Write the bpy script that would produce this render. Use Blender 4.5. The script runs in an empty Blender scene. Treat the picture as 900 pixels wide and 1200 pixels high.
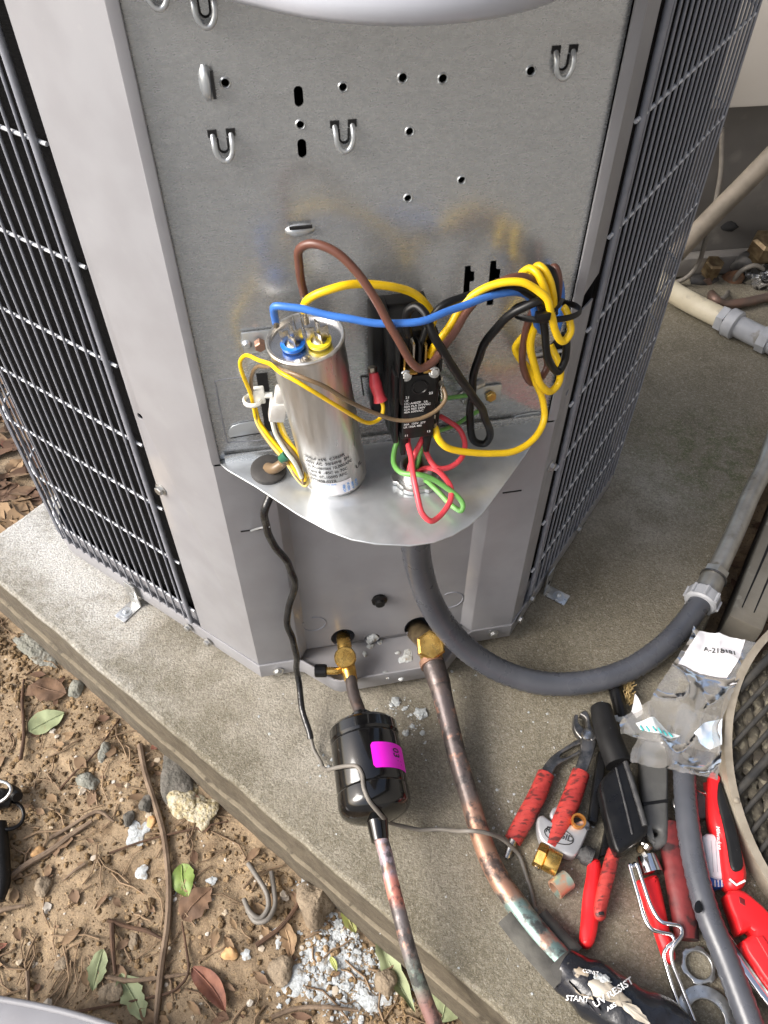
import bpy, bmesh, math, random
from mathutils import Vector, Matrix, noise

# ------------------------------------------------------------------ camera, sky, sun, exposure
S = bpy.context.scene
COL = S.collection
H, FPX, PITCH = 0.80, 930.0, math.radians(48.7)
cp, sp = math.cos(PITCH), math.sin(PITCH)
cam_d = bpy.data.cameras.new('camera'); cam = bpy.data.objects.new('camera', cam_d); COL.objects.link(cam)
cam.location = (0, 0, H); cam.rotation_euler = (math.pi/2 - PITCH, 0, 0)
cam_d.sensor_fit = 'VERTICAL'; cam_d.angle = 2*math.atan(600/FPX); cam_d.clip_start = 0.01; cam_d.clip_end = 200
S.camera = cam

SUN_EL, SUN_AZ = math.radians(36), math.radians(200)      # azimuth of the sun as seen from the place (ccw from +x)
w = bpy.data.worlds.new('World'); S.world = w; w.use_nodes = True
nt = w.node_tree; bg = nt.nodes['Background']
sky = nt.nodes.new('ShaderNodeTexSky'); sky.sky_type = 'NISHITA'; sky.sun_disc = False
sky.sun_elevation = SUN_EL; sky.sun_rotation = math.pi/2 - SUN_AZ
sky.air_density = 1.0; sky.dust_density = 5.0; sky.ozone_density = 1.0
hs = nt.nodes.new('ShaderNodeHueSaturation'); hs.inputs['Saturation'].default_value = 0.75
nt.links.new(sky.outputs[0], hs.inputs['Color']); nt.links.new(hs.outputs[0], bg.inputs[0])
bg.inputs[1].default_value = 0.15
sun_d = bpy.data.lights.new('sun', 'SUN'); sun_d.energy = 2.0; sun_d.angle = math.radians(34); sun_d.color = (1, .985, .965)
sun = bpy.data.objects.new('sun', sun_d); COL.objects.link(sun)
sd = Vector((math.cos(SUN_AZ)*math.cos(SUN_EL), math.sin(SUN_AZ)*math.cos(SUN_EL), math.sin(SUN_EL)))
sun.rotation_euler = sd.to_track_quat('Z', 'Y').to_euler(); sun.location = (-2, -1, 3)
S.view_settings.view_transform = 'Standard'; S.view_settings.look = 'None'
S.view_settings.exposure = 0.92; S.view_settings.gamma = 1.0

# ------------------------------------------------------------------ survey: measured sight lines -> real places
CAM = Vector((0, 0, H))
def ray(u, v):
    x = (u-450)/FPX; y = (v-600)/FPX
    return Vector((x, cp-y*sp, -sp-y*cp))
def G(u, v, z=0.0):
    d = ray(u, v); return CAM + d*((z-H)/d.z)
def onplane(u, v, p0, n):
    d = ray(u, v); return CAM + d*((p0-CAM).dot(n)/d.dot(n))
A0 = Vector((-0.1373, 0.4486, 0)); PW = 0.2875
ang = lambda deg: Vector((math.cos(math.radians(deg)), math.sin(math.radians(deg)), 0))
UU = ang(10.75); NN = Vector((UU.y, -UU.x, 0)); B0 = A0 + UU*PW
LU = ang(145.75); LN = Vector((-LU.y, LU.x, 0))
RU = ang(55.75); RN = Vector((RU.y, -RU.x, 0))
ZZ = Vector((0, 0, 1))
def F(u, v, n=0.0): return onplane(u, v, A0+NN*n, NN)
def fr(u, n, z): return A0 + UU*u + NN*n + ZZ*z
def toF(p): q = p-A0; return q.dot(UU), q.dot(NN), p.z
def SL(u, v, n=0.0): return onplane(u, v, A0+LN*n, LN)
def SR(u, v, n=0.0): return onplane(u, v, B0+RN*n, RN)

# ------------------------------------------------------------------ materials
MATS = {}
def M(name, c1, c2=None, scale=40.0, rough=.5, metal=0.0, bump=0.0, bscale=200.0, lo=.35, hi=.65, coat=0.0, rvar=0.0, spec=.5,
      c3=None, s3=8.0, lo3=.5, hi3=.7, stretch=None, detail=5.0, emis=None, sheen=0, fine=None, fscale=400.0, famt=.3, bdist=.002):
    if name in MATS: return MATS[name]
    m = bpy.data.materials.new(name); m.use_nodes = True; t = m.node_tree; N = t.nodes; L = t.links
    b = N['Principled BSDF']; b.inputs['Roughness'].default_value = rough; b.inputs['Metallic'].default_value = metal
    b.inputs['Coat Weight'].default_value = coat; b.inputs['Coat Roughness'].default_value = .12
    b.inputs['Specular IOR Level'].default_value = spec
    tc = N.new('ShaderNodeTexCoord'); mp = N.new('ShaderNodeMapping'); L.new(tc.outputs['Object'], mp.inputs[0])
    if stretch: mp.inputs['Scale'].default_value = stretch
    def nz(sc, det=detail):
        n = N.new('ShaderNodeTexNoise'); n.inputs['Scale'].default_value = sc; n.inputs['Detail'].default_value = det
        L.new(mp.outputs[0], n.inputs['Vector']); return n
    def ramp(n, a, bb):
        r = N.new('ShaderNodeMapRange'); r.inputs[1].default_value = a; r.inputs[2].default_value = bb; r.interpolation_type = 'SMOOTHSTEP'
        L.new(n.outputs[0], r.inputs[0]); return r
    def mix(f, a, bb):
        x = N.new('ShaderNodeMix'); x.data_type = 'RGBA'
        L.new(f.outputs[0], x.inputs[0])
        if isinstance(a, tuple): x.inputs[6].default_value = (*a, 1)
        else: L.new(a.outputs[2], x.inputs[6])
        x.inputs[7].default_value = (*bb, 1); return x
    cur = c1
    if c2 is not None: cur = mix(ramp(nz(scale), lo, hi), cur, c2)
    if c3 is not None: cur = mix(ramp(nz(s3), lo3, hi3), cur, c3)
    if fine is not None:
        vn = N.new('ShaderNodeTexVoronoi'); vn.inputs['Scale'].default_value = fscale; L.new(mp.outputs[0], vn.inputs['Vector'])
        mr = N.new('ShaderNodeMapRange'); mr.inputs[1].default_value = 1-famt; mr.inputs[2].default_value = 1-famt+.05
        sx = N.new('ShaderNodeSeparateColor'); L.new(vn.outputs['Color'], sx.inputs[0]); L.new(sx.outputs[0], mr.inputs[0])
        cur = mix(mr, cur, fine)
    if isinstance(cur, tuple): b.inputs['Base Color'].default_value = (*cur, 1)
    else: L.new(cur.outputs[2], b.inputs['Base Color'])
    if rvar:
        r = N.new('ShaderNodeMapRange'); r.inputs[3].default_value = max(.02, rough-rvar); r.inputs[4].default_value = min(1, rough+rvar)
        r.inputs[1].default_value = .3; r.inputs[2].default_value = .7
        L.new(nz(scale*1.7).outputs[0], r.inputs[0]); L.new(r.outputs[0], b.inputs['Roughness'])
    if bump:
        bp = N.new('ShaderNodeBump'); bp.inputs['Strength'].default_value = bump; bp.inputs['Distance'].default_value = bdist
        L.new(nz(bscale).outputs[0], bp.inputs['Height']); L.new(bp.outputs[0], b.inputs['Normal'])
    MATS[name] = m; return m

paint = M('grey_enamel', (.255,.256,.272), (.232,.231,.245), 24, .34, bump=.12, bscale=11, bdist=.004, fine=(.36,.355,.35), fscale=300, famt=.006, c3=(.32,.30,.285), s3=7, lo3=.62, hi3=.78, rvar=.06)
paint_dk = M('grey_wire_enamel', (.24,.25,.285), (.20,.21,.24), 80, .36)
lid_paint = M('pale_grey_lid_enamel', (.44,.46,.52), (.41,.43,.48), 8, .35, coat=.2)
galv = M('galvanised_sheet', (.50,.515,.525), (.455,.47,.48), 240, .27, metal=.72, lo=.3, hi=.7, c3=(.41,.415,.42), s3=16, lo3=.56, hi3=.80, stretch=(.6,.6,1.3), rvar=.02, detail=4)
galv_b = M('bright_galvanised', (.58,.61,.635), (.52,.55,.575), 60, .36, metal=.75, rvar=.06)
zinc = M('zinc_plate', (.62,.63,.63), (.45,.45,.44), 120, .34, metal=.9, rvar=.1)
steel = M('bare_steel', (.55,.54,.52), (.30,.29,.27), 160, .3, metal=1, rvar=.12)
steel_dk = M('dark_tool_steel', (.10,.10,.10), (.22,.21,.20), 120, .38, metal=.9, rvar=.1, bump=.15, bscale=500)
chrome = M('chrome', (.75,.75,.76), None, rough=.12, metal=1)
black_in = M('dark_interior', (.006,.006,.007), None, rough=.9)
coil_m = M('black_coil_fins', (.0012,.0012,.0014), (.004,.004,.0045), 900, .85, bump=.5, bscale=700, stretch=(.3,.3,3), spec=.08)
brass = M('brass', (.72,.47,.14), (.50,.30,.08), 90, .3, metal=.95, rvar=.1, bump=.05)
brass_old = M('tarnished_brass', (.25,.19,.11), (.14,.10,.06), 90, .5, metal=.8)
copper = M('heated_copper', (.13,.11,.105), (.36,.19,.12), 46, .42, metal=.7, lo=.48, hi=.80, c3=(.07,.062,.062), s3=60, lo3=.40, hi3=.70, rvar=.12, bump=.15, bscale=300)
copper_clean = M('bare_copper', (.38,.22,.15), (.25,.15,.11), 60, .44, metal=.6, bump=.12, bscale=250, c3=(.10,.085,.08), s3=28, lo3=.60, hi3=.62, rvar=.1)
copper_lilac = M('oxidised_copper', (.46,.37,.39), (.33,.24,.24), 70, .4, metal=.5, c3=(.50,.20,.13), s3=40, lo3=.58, hi3=.64)
copper_pink = M('pinked_copper', (.72,.27,.20), (.60,.34,.32), 60, .45, metal=.4)
copper_dull = M('dull_copper', (.17,.15,.14), (.25,.22,.20), 50, .45, metal=.6, c3=(.24,.31,.27), s3=20, lo3=.5, hi3=.7)
verdigris = M('verdigris', (.19,.285,.265), (.14,.20,.185), 60, .6, metal=.2, c3=(.22,.19,.14), s3=45, lo3=.5, hi3=.68, bump=.2)
def wirecol(n, c, d=None, r=.36): return M(n, c, d or tuple(x*.85 for x in c), 60, r, spec=.5, bump=.03, bscale=90)
y_w = wirecol('yellow_insulation', (.93,.60,.008)); br_w = wirecol('brown_insulation', (.135,.055,.038)); bl_w = wirecol('blue_insulation', (.05,.19,.62))
bk_w = M('black_insulation', (.005,.005,.0055), None, rough=.38, spec=.35); rd_w = wirecol('red_insulation', (.74,.07,.09)); gn_w = wirecol('green_insulation', (.16,.42,.10)); 
tan_w = wirecol('olive_brown_insulation', (.20,.135,.075)); gy_w = wirecol('grey_cable_jacket', (.17,.155,.135), r=.55); yw_w = wirecol('pale_yellow_insulation', (.80,.63,.20)); wh_w = wirecol('white_insulation', (.62,.62,.55))
print_w = M('white_print', (.75,.75,.75), None, rough=.6); print_k = M('black_print', (.02,.02,.02), None, rough=.6)
print_bl = M('blue_print', (.05,.30,.75), None, rough=.6); print_r = M('red_print', (.6,.05,.05), None, rough=.6)
nylon_w = M('white_nylon', (.75,.75,.70), None, rough=.4); 
clear_pl = M('milky_clear_plastic', (.62,.62,.60), (.5,.48,.45), 90, .25)
bakelite = M('black_moulded_plastic', (.004,.004,.0045), (.007,.007,.007), 100, .36, bump=.05, spec=.3)
rubber = M('dark_rubber', (.03,.028,.027), (.045,.042,.04), 90, .65, bump=.1)
alu = M('brushed_aluminium', (.70,.69,.67), (.56,.55,.53), 26, .34, metal=.9, stretch=(6,6,.6), rvar=.08, bump=.04, bscale=50)
alu_top = M('capacitor_lid_metal', (.68,.69,.71), (.58,.58,.6), 60, .25, metal=1)
tin = M('tinned_terminal', (.62,.58,.50), (.42,.38,.32), 150, .32, metal=1, rvar=.1)
blue_pl = M('blue_plastic', (.01,.16,.66), None, rough=.35); yel_pl = M('yellow_plastic', (.85,.66,.02), None, rough=.35)
conduit_m = M('grey_pvc_conduit', (.060,.064,.076), (.075,.079,.092), 30, .30, rvar=.06, bump=.04, c3=(.10,.10,.105), s3=14, lo3=.6, hi3=.75)
pvc_light = M('pale_grey_pvc', (.40,.41,.43), (.33,.34,.36), 40, .4, c3=(.25,.24,.22), s3=50, lo3=.6, hi3=.7)
emt = M('weathered_steel_pipe', (.40,.39,.36), (.30,.29,.26), 40, .4, metal=.7, rvar=.1, c3=(.22,.20,.16), s3=60, lo3=.6, hi3=.75)
gloss_blk = M('gloss_black_enamel', (.003,.003,.0035), (.005,.005,.005), 60, .10, coat=.3, c3=(.05,.048,.045), s3=170, lo3=.70, hi3=.74)
pink = M('magenta_label', (.92,.015,.72), (.86,.01,.66), 30, .42)
wall_m = M('blocker_siding', (.26,.25,.235), (.24,.23,.215), 5, .7)
label_w = M('white_label', (.78,.77,.80), None, rough=.5)
redgrip = M('worn_red_dip_grip', (.40,.04,.032), (.28,.022,.02), 90, .55, c3=(.10,.016,.014), s3=210, lo3=.50, hi3=.64, bump=.4, bscale=240, stretch=(.5,1.3,1))
redgrip_dk = M('dirty_dark_red_grip', (.16,.02,.02), (.09,.014,.014), 60, .5, c3=(.03,.012,.012), s3=60, lo3=.55, hi3=.62, bump=.2)
red_pl = M('bright_red_plastic', (.72,.018,.022), (.62,.012,.016), 30, .38, bump=.05, bscale=120)
blk_pl = M('scuffed_black_plastic', (.005,.005,.0055), (.008,.008,.0085), 60, .34, rvar=.1, spec=.35, fine=(.25,.25,.24), fscale=700, famt=.004)
blk_sat = M('satin_black_rubber', (.007,.007,.0075), (.011,.011,.0115), 60, .5, spec=.3, fine=(.4,.4,.38), fscale=500, famt=.004)
grey_tool = M('grey_tool_plastic', (.11,.11,.105), (.085,.085,.082), 60, .5, fine=(.4,.4,.38), fscale=350, famt=.004)
cutter_m = M('cast_silver_grey', (.40,.40,.41), (.33,.33,.34), 60, .4, metal=.4, bump=.08)
orange_cu = M('orange_copper_ring', (.70,.28,.06), None, rough=.3, metal=.8)
foam = M('black_pipe_foam', (.035,.034,.032), (.055,.053,.048), 60, .85, bump=.4, bscale=150)
foam_g = M('dusty_grey_foam', (.10,.097,.085), (.055,.053,.048), 40, .9, bump=.4, bscale=150)
wrap_m = M('black_wrap_tape', (.010,.011,.014), (.016,.017,.022), 25, .25, bump=.35, bscale=45, bdist=.006)
tear_m = M('torn_tan_backing', (.30,.24,.17), (.38,.34,.28), 60, .6, c3=(.02,.02,.025), s3=55, lo3=.5, hi3=.54)
rust = M('rusty_metal', (.20,.10,.05), (.10,.06,.04), 80, .75, bump=.3)
beige_rim = M('dusty_beige_metal', (.34,.30,.24), (.27,.235,.185), 60, .5, metal=.3)
blk_bar = M('dusty_black_bar', (.022,.022,.022), (.045,.042,.037), 70, .5)
mesh_m = M('dusty_woven_mesh', (.115,.10,.072), (.05,.042,.032), 110, .85, c3=(.20,.18,.13), s3=160, lo3=.55, hi3=.65, bump=.5, bscale=300)
timber = M('weathered_timber', (.20,.185,.155), (.14,.125,.10), 12, .85, stretch=(1,1,1), c3=(.32,.31,.27), s3=26, lo3=.58, hi3=.72, bump=.4, bscale=90, fine=(.3,.29,.25), fscale=160, famt=.03)
neigh_dk = M('weathered_grey_cabinet', (.15,.142,.135), (.11,.104,.098), 7, .5, bump=.05, c3=(.19,.18,.165), s3=20, lo3=.55, hi3=.75)
neigh_lt = M('aged_beige_cabinet', (.52,.49,.45), (.48,.45,.41), 6, .42)
cream_pvc = M('cream_flexible_conduit', (.62,.56,.42), (.54,.48,.35), 30, .5, c3=(.38,.34,.26), s3=50, lo3=.6, hi3=.72)
foil = M('crumpled_foil_tape', (.5,.5,.5), (.06,.06,.06), 50, .25, metal=.9, bump=.8, bscale=60, bdist=.006, lo=.45,hi=.52)
flake_w = M('white_paint_flake', (.50,.53,.54), (.36,.38,.38), 260, .85, bump=.6, bscale=400, c3=(.26,.22,.17), s3=140, lo3=.56, hi3=.70)
flake_y = M('lichen_yellow_flake', (.36,.30,.17), (.46,.42,.32), 160, .9, bump=.9, bscale=220, bdist=.005, c3=(.20,.16,.09), s3=120, lo3=.55, hi3=.68)
stone_m = M('brown_grey_stone', (.20,.155,.105), (.27,.215,.15), 30, .85, bump=.9, bscale=160, bdist=.005, c3=(.14,.105,.07), s3=60, lo3=.55, hi3=.7)
stone_g = M('blue_grey_stone', (.17,.17,.14), (.24,.24,.21), 60, .85, bump=.8, bscale=180, bdist=.005, c3=(.12,.10,.07), s3=80, lo3=.5, hi3=.7)
stone_d = M('dark_grey_stone', (.085,.08,.068), (.12,.11,.095), 60, .9, bump=.8, bscale=160, bdist=.005)
stone_o = M('orange_tan_stone', (.48,.27,.11), (.56,.36,.18), 40, .8, bump=.4)
twig_m = M('grey_brown_twig', (.20,.145,.10), (.13,.09,.06), 60, .9, bump=.5, bscale=200, stretch=(1,1,1))
twig_d = M('dark_brown_twig', (.10,.055,.032), (.07,.04,.025), 60, .9, bump=.4)
leaf_br = M('dead_brown_leaf', (.18,.105,.06), (.11,.065,.04), 50, .8, bump=.3, bscale=120)
leaf_tan = M('dead_tan_leaf', (.30,.20,.11), (.21,.13,.07), 50, .8, bump=.3, bscale=120)
leaf_rd = M('red_brown_leaf', (.24,.10,.06), (.16,.065,.045), 50, .75, bump=.3, bscale=120)
leaf_gn = M('green_leaf', (.19,.27,.06), (.15,.22,.05), 50, .55, bump=.2, bscale=140)
leaf_ol = M('sage_leaf', (.27,.31,.17), (.22,.25,.13), 40, .7, bump=.2, bscale=140, c3=(.25,.20,.10), s3=60, lo3=.62, hi3=.7)
leaf_yg = M('yellow_green_leaf', (.34,.38,.10), (.25,.26,.08), 40, .6, bump=.2, c3=(.20,.15,.07), s3=50, lo3=.62, hi3=.7)
paper = M('white_paper', (.80,.79,.82), None, rough=.8)

EDGE_P = Vector((-.477, .583, 0)); EDGE_N = Vector((-.6198, -.7848, 0)); EDGE_D = EDGE_P.dot(EDGE_N)
def concrete_mat():
    m = bpy.data.materials.new('weathered_concrete'); m.use_nodes = True; t = m.node_tree; N = t.nodes; L = t.links
    b = N['Principled BSDF']; b.inputs['Roughness'].default_value = .88; b.inputs['Specular IOR Level'].default_value = .25
    g = N.new('ShaderNodeNewGeometry')
    def nz(sc, d=6, dim=None):
        n = N.new('ShaderNodeTexNoise'); n.inputs['Scale'].default_value = sc; n.inputs['Detail'].default_value = d; n.inputs['Roughness'].default_value = .65
        L.new(g.outputs['Position'], n.inputs['Vector']); return n.outputs[0]
    def mr(x, a, c, lo=0., hi=1.):
        r = N.new('ShaderNodeMapRange'); r.interpolation_type = 'SMOOTHSTEP'
        if a > c: a, c, lo, hi = c, a, hi, lo
        r.inputs[1].default_value = a; r.inputs[2].default_value = c; r.inputs[3].default_value = lo; r.inputs[4].default_value = hi
        L.new(x, r.inputs[0]); return r.outputs[0]
    def mx(f, a, c):
        x = N.new('ShaderNodeMix'); x.data_type = 'RGBA'
        if isinstance(f, float): x.inputs[0].default_value = f
        else: L.new(f, x.inputs[0])
        for i, q in ((6, a), (7, c)):
            if isinstance(q, tuple): x.inputs[i].default_value = (*q, 1)
            else: L.new(q, x.inputs[i])
        return x.outputs[2]
    def mul(a, c):
        x = N.new('ShaderNodeMath'); x.operation = 'MULTIPLY'; L.new(a, x.inputs[0])
        if isinstance(c, float): x.inputs[1].default_value = c
        else: L.new(c, x.inputs[1])
        return x.outputs[0]
    def add(a, c):
        x = N.new('ShaderNodeMath'); x.operation = 'ADD'; L.new(a, x.inputs[0]); L.new(c, x.inputs[1]); return x.outputs[0]
    sx = N.new('ShaderNodeSeparateXYZ'); L.new(g.outputs['Position'], sx.inputs[0])
    base = mx(mr(nz(9), .3, .7), (.40,.375,.325), (.29,.265,.215))
    # algae stain plus unit's shade painted on the right, skylight painted on the left
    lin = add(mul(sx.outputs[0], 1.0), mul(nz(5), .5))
    stain_shade = mr(lin, .02, .45)
    base = mx(mul(stain_shade, .80), base, (.165,.143,.096))
    lit_end = mr(lin, .08, -.12)
    base = mx(mul(lit_end, .9), base, (.58,.58,.565))
    ed = N.new('ShaderNodeVectorMath'); ed.operation = 'DOT_PRODUCT'; ed.inputs[1].default_value = EDGE_N; L.new(g.outputs['Position'], ed.inputs[0])
    edge = mr(add(ed.outputs['Value'], mul(nz(14), .07)), EDGE_D-.035, EDGE_D+.03)
    base = mx(mul(edge, .55), base, (.19,.17,.12))
    base = mx(mul(mul(edge, mr(nz(90), .45, .6)), .45), base, (.12,.105,.07))
    pale = N.new('ShaderNodeVectorMath'); pale.operation = 'DISTANCE'; pale.inputs[1].default_value = (.33, .72, 0); L.new(g.outputs['Position'], pale.inputs[0])
    base = mx(mul(mr(add(pale.outputs['Value'], mul(nz(12), .12)), .20, .10), .55), base, (.40,.38,.33))
    base = mx(mul(mr(nz(7), .48, .62), .55), base, (.115,.10,.065))
    base = mx(mul(mr(nz(3.2), .55, .68), .5), base, (.13,.115,.075))
    moss = N.new('ShaderNodeVectorMath'); moss.operation = 'DISTANCE'; moss.inputs[1].default_value = (.47, .80, 0); L.new(g.outputs['Position'], moss.inputs[0])
    base = mx(mul(mul(mr(moss.outputs['Value'], .17, .02), mr(nz(40), .42, .62)), .8), base, (.085,.10,.035))
    # aggregate: sand grain and small stones
    base = mx(mul(mr(nz(420, 5), .42, .62), .42), base, (.11,.095,.07))
    base = mx(mul(mr(nz(700, 4), .54, .66), .5), base, (.50,.47,.40))
    base = mx(mul(mr(nz(130, 6), .55, .70), .35), base, (.12,.10,.07))
    base = mx(mul(mr(nz(95, 3), .66, .70), .35), base, (.50,.47,.40))
    v = N.new('ShaderNodeTexVoronoi'); v.inputs['Scale'].default_value = 380; L.new(g.outputs['Position'], v.inputs['Vector'])
    sc = N.new('ShaderNodeSeparateColor'); L.new(v.outputs['Color'], sc.inputs[0])
    base = mx(mul(mr(sc.outputs[0], .45, .95), .20), base, (.44,.41,.34))
    base = mx(mul(mr(sc.outputs[1], .45, .95), .22), base, (.07,.06,.045))
    # side faces: damp earth splash
    side = mr(sx.outputs[2], -.0015, -.006)
    base = mx(mul(side, .85), base, mx(mr(nz(60), .35, .65), (.10,.082,.058), (.06,.048,.034)))
    line = mul(mr(sx.outputs[2], -.0648, -.0636), mr(sx.outputs[2], -.0605, -.0618))
    base = mx(mul(line, mr(nz(40), .35, .5)), base, (.20,.172,.125))
    L.new(base, b.inputs['Base Color'])
    h = add(mul(nz(420, 5), .7), mul(nz(60, 5), .6))
    bp = N.new('ShaderNodeBump'); bp.inputs['Strength'].default_value = .8; bp.inputs['Distance'].default_value = .003
    L.new(h, bp.inputs['Height']); L.new(bp.outputs[0], b.inputs['Normal']); return m
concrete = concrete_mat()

def soil_mat():
    m = bpy.data.materials.new('clay_soil'); m.use_nodes = True; t = m.node_tree; N = t.nodes; L = t.links
    b = N['Principled BSDF']; b.inputs['Roughness'].default_value = .95; b.inputs['Specular IOR Level'].default_value = .15
    g = N.new('ShaderNodeNewGeometry')
    def nz(sc, d=8):
        n = N.new('ShaderNodeTexNoise'); n.inputs['Scale'].default_value = sc; n.inputs['Detail'].default_value = d; n.inputs['Roughness'].default_value = .7
        L.new(g.outputs['Position'], n.inputs['Vector']); return n.outputs[0]
    def mr(x, a, c):
        r = N.new('ShaderNodeMapRange'); r.interpolation_type = 'SMOOTHSTEP'; r.inputs[1].default_value = a; r.inputs[2].default_value = c
        L.new(x, r.inputs[0]); return r.outputs[0]
    def mx(f, a, c, k=1.0):
        x = N.new('ShaderNodeMix'); x.data_type = 'RGBA'
        q = N.new('ShaderNodeMath'); q.operation = 'MULTIPLY'; L.new(f, q.inputs[0]); q.inputs[1].default_value = k; L.new(q.outputs[0], x.inputs[0])
        if isinstance(a, tuple): x.inputs[6].default_value = (*a, 1)
        else: L.new(a, x.inputs[6])
        x.inputs[7].default_value = (*c, 1); return x.outputs[2]
    c = mx(mr(nz(5), .42, .66), (.34,.255,.165), (.20,.148,.096))
    c = mx(mr(nz(45), .48, .66), c, (.15,.10,.06), .65)
    c = mx(mr(nz(150, 3), .56, .68), c, (.42,.31,.18), .6)
    c = mx(mr(nz(260, 3), .58, .66), c, (.075,.05,.032), .7)
    vd = N.new('ShaderNodeVectorMath'); vd.operation = 'LENGTH'; L.new(g.outputs['Position'], vd.inputs[0])
    c = mx(mr(vd.outputs['Value'], .9, 1.6), c, (.17,.155,.13))
    # grey tint added to unseen ground behind the viewer, to neutralise panel reflections
    sy = N.new('ShaderNodeSeparateXYZ'); L.new(g.outputs['Position'], sy.inputs[0]); iv = N.new('ShaderNodeMath'); iv.operation = 'MULTIPLY'; iv.inputs[1].default_value = -1; L.new(sy.outputs[1], iv.inputs[0])
    c = mx(mr(iv.outputs[0], -.07, .06), c, (.19,.19,.185))
    L.new(c, b.inputs['Base Color'])
    bp = N.new('ShaderNodeBump'); bp.inputs['Strength'].default_value = .8; bp.inputs['Distance'].default_value = .006
    L.new(nz(70, 9), bp.inputs['Height']); L.new(bp.outputs[0], b.inputs['Normal']); return m
soil_m = soil_mat()

def tarnish_mat(name, stops, rough=.42, metal=.55, wob=.045):
    """pipe whose patina changes along its run (world y), boundaries broken up by noise"""
    m = bpy.data.materials.new(name); m.use_nodes = True; t = m.node_tree; N = t.nodes; L = t.links
    b = N['Principled BSDF']; b.inputs['Roughness'].default_value = rough; b.inputs['Metallic'].default_value = metal
    g = N.new('ShaderNodeNewGeometry'); sx = N.new('ShaderNodeSeparateXYZ'); L.new(g.outputs['Position'], sx.inputs[0])
    def nz(sc, d=5):
        n = N.new('ShaderNodeTexNoise'); n.inputs['Scale'].default_value = sc; n.inputs['Detail'].default_value = d; n.inputs['Roughness'].default_value = .62
        L.new(g.outputs['Position'], n.inputs['Vector']); return n.outputs[0]
    k = N.new('ShaderNodeMath'); k.operation = 'MULTIPLY_ADD'; L.new(nz(55), k.inputs[0]); k.inputs[1].default_value = wob; L.new(sx.outputs[1], k.inputs[2])
    mrr = N.new('ShaderNodeMapRange'); mrr.inputs[1].default_value = stops[0][0]+wob/2; mrr.inputs[2].default_value = stops[-1][0]+wob/2; L.new(k.outputs[0], mrr.inputs[0])
    cr = N.new('ShaderNodeValToRGB'); e = cr.color_ramp.elements; span = stops[-1][0]-stops[0][0]
    while len(e) > 1: e.remove(e[-1])
    e[0].position = 0; e[0].color = (*stops[0][1], 1)
    for y, c in stops[1:]: q = e.new((y-stops[0][0])/span); q.color = (*c, 1)
    L.new(mrr.outputs[0], cr.inputs[0])
    def blot(cur, n, lo, hi, col, amt):
        r = N.new('ShaderNodeMapRange'); r.inputs[1].default_value = lo; r.inputs[2].default_value = hi; r.inputs[4].default_value = amt; L.new(n, r.inputs[0])
        x = N.new('ShaderNodeMix'); x.data_type = 'RGBA'; L.new(r.outputs[0], x.inputs[0]); L.new(cur, x.inputs[6]); x.inputs[7].default_value = (*col, 1); return x.outputs[2]
    c = blot(cr.outputs[0], nz(48, 6), .50, .57, (.055,.048,.047), .85)
    c = blot(c, nz(70, 5), .55, .62, (.42,.22,.15), .6); c = blot(c, nz(160, 4), .55, .75, (.30,.27,.25), .35)
    L.new(c, b.inputs['Base Color'])
    bp = N.new('ShaderNodeBump'); bp.inputs['Strength'].default_value = .2; bp.inputs['Distance'].default_value = .002; L.new(nz(260), bp.inputs['Height']); L.new(bp.outputs[0], b.inputs['Normal'])
    return m
def bag_mat(name, tint, alpha):
    m = bpy.data.materials.new(name); m.use_nodes = True; t = m.node_tree; N = t.nodes; L = t.links
    N.remove(N['Principled BSDF'])
    tr = N.new('ShaderNodeBsdfTransparent'); tr.inputs[0].default_value = (.93,.92,.89,1)
    gl = N.new('ShaderNodeBsdfGlossy'); gl.inputs['Roughness'].default_value = .16
    df = N.new('ShaderNodeBsdfTranslucent'); df.inputs[0].default_value = (*tint, 1)
    dd = N.new('ShaderNodeBsdfDiffuse'); dd.inputs[0].default_value = (*tint, 1)
    m1 = N.new('ShaderNodeMixShader'); m1.inputs[0].default_value = .6; L.new(df.outputs[0], m1.inputs[1]); L.new(dd.outputs[0], m1.inputs[2])
    m2 = N.new('ShaderNodeMixShader'); m2.inputs[0].default_value = alpha; L.new(tr.outputs[0], m2.inputs[1]); L.new(m1.outputs[0], m2.inputs[2])
    fz = N.new('ShaderNodeFresnel'); fz.inputs[0].default_value = 1.5
    ad = N.new('ShaderNodeMath'); ad.operation = 'ADD'; ad.inputs[1].default_value = .09; L.new(fz.outputs[0], ad.inputs[0])
    m3 = N.new('ShaderNodeMixShader'); L.new(ad.outputs[0], m3.inputs[0]); L.new(m2.outputs[0], m3.inputs[1]); L.new(gl.outputs[0], m3.inputs[2])
    tc = N.new('ShaderNodeTexCoord'); nz = N.new('ShaderNodeTexNoise'); nz.inputs['Scale'].default_value = 38; nz.inputs['Detail'].default_value = 2
    L.new(tc.outputs['Object'], nz.inputs['Vector'])
    bp = N.new('ShaderNodeBump'); bp.inputs['Strength'].default_value = .5; bp.inputs['Distance'].default_value = .006; L.new(nz.outputs[0], bp.inputs['Height'])
    L.new(bp.outputs[0], gl.inputs['Normal'])
    L.new(m3.outputs[0], N['Material Output'].inputs[0]); return m
bag_m = bag_mat('clear_polythene', (.66,.64,.60), .30)

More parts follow.
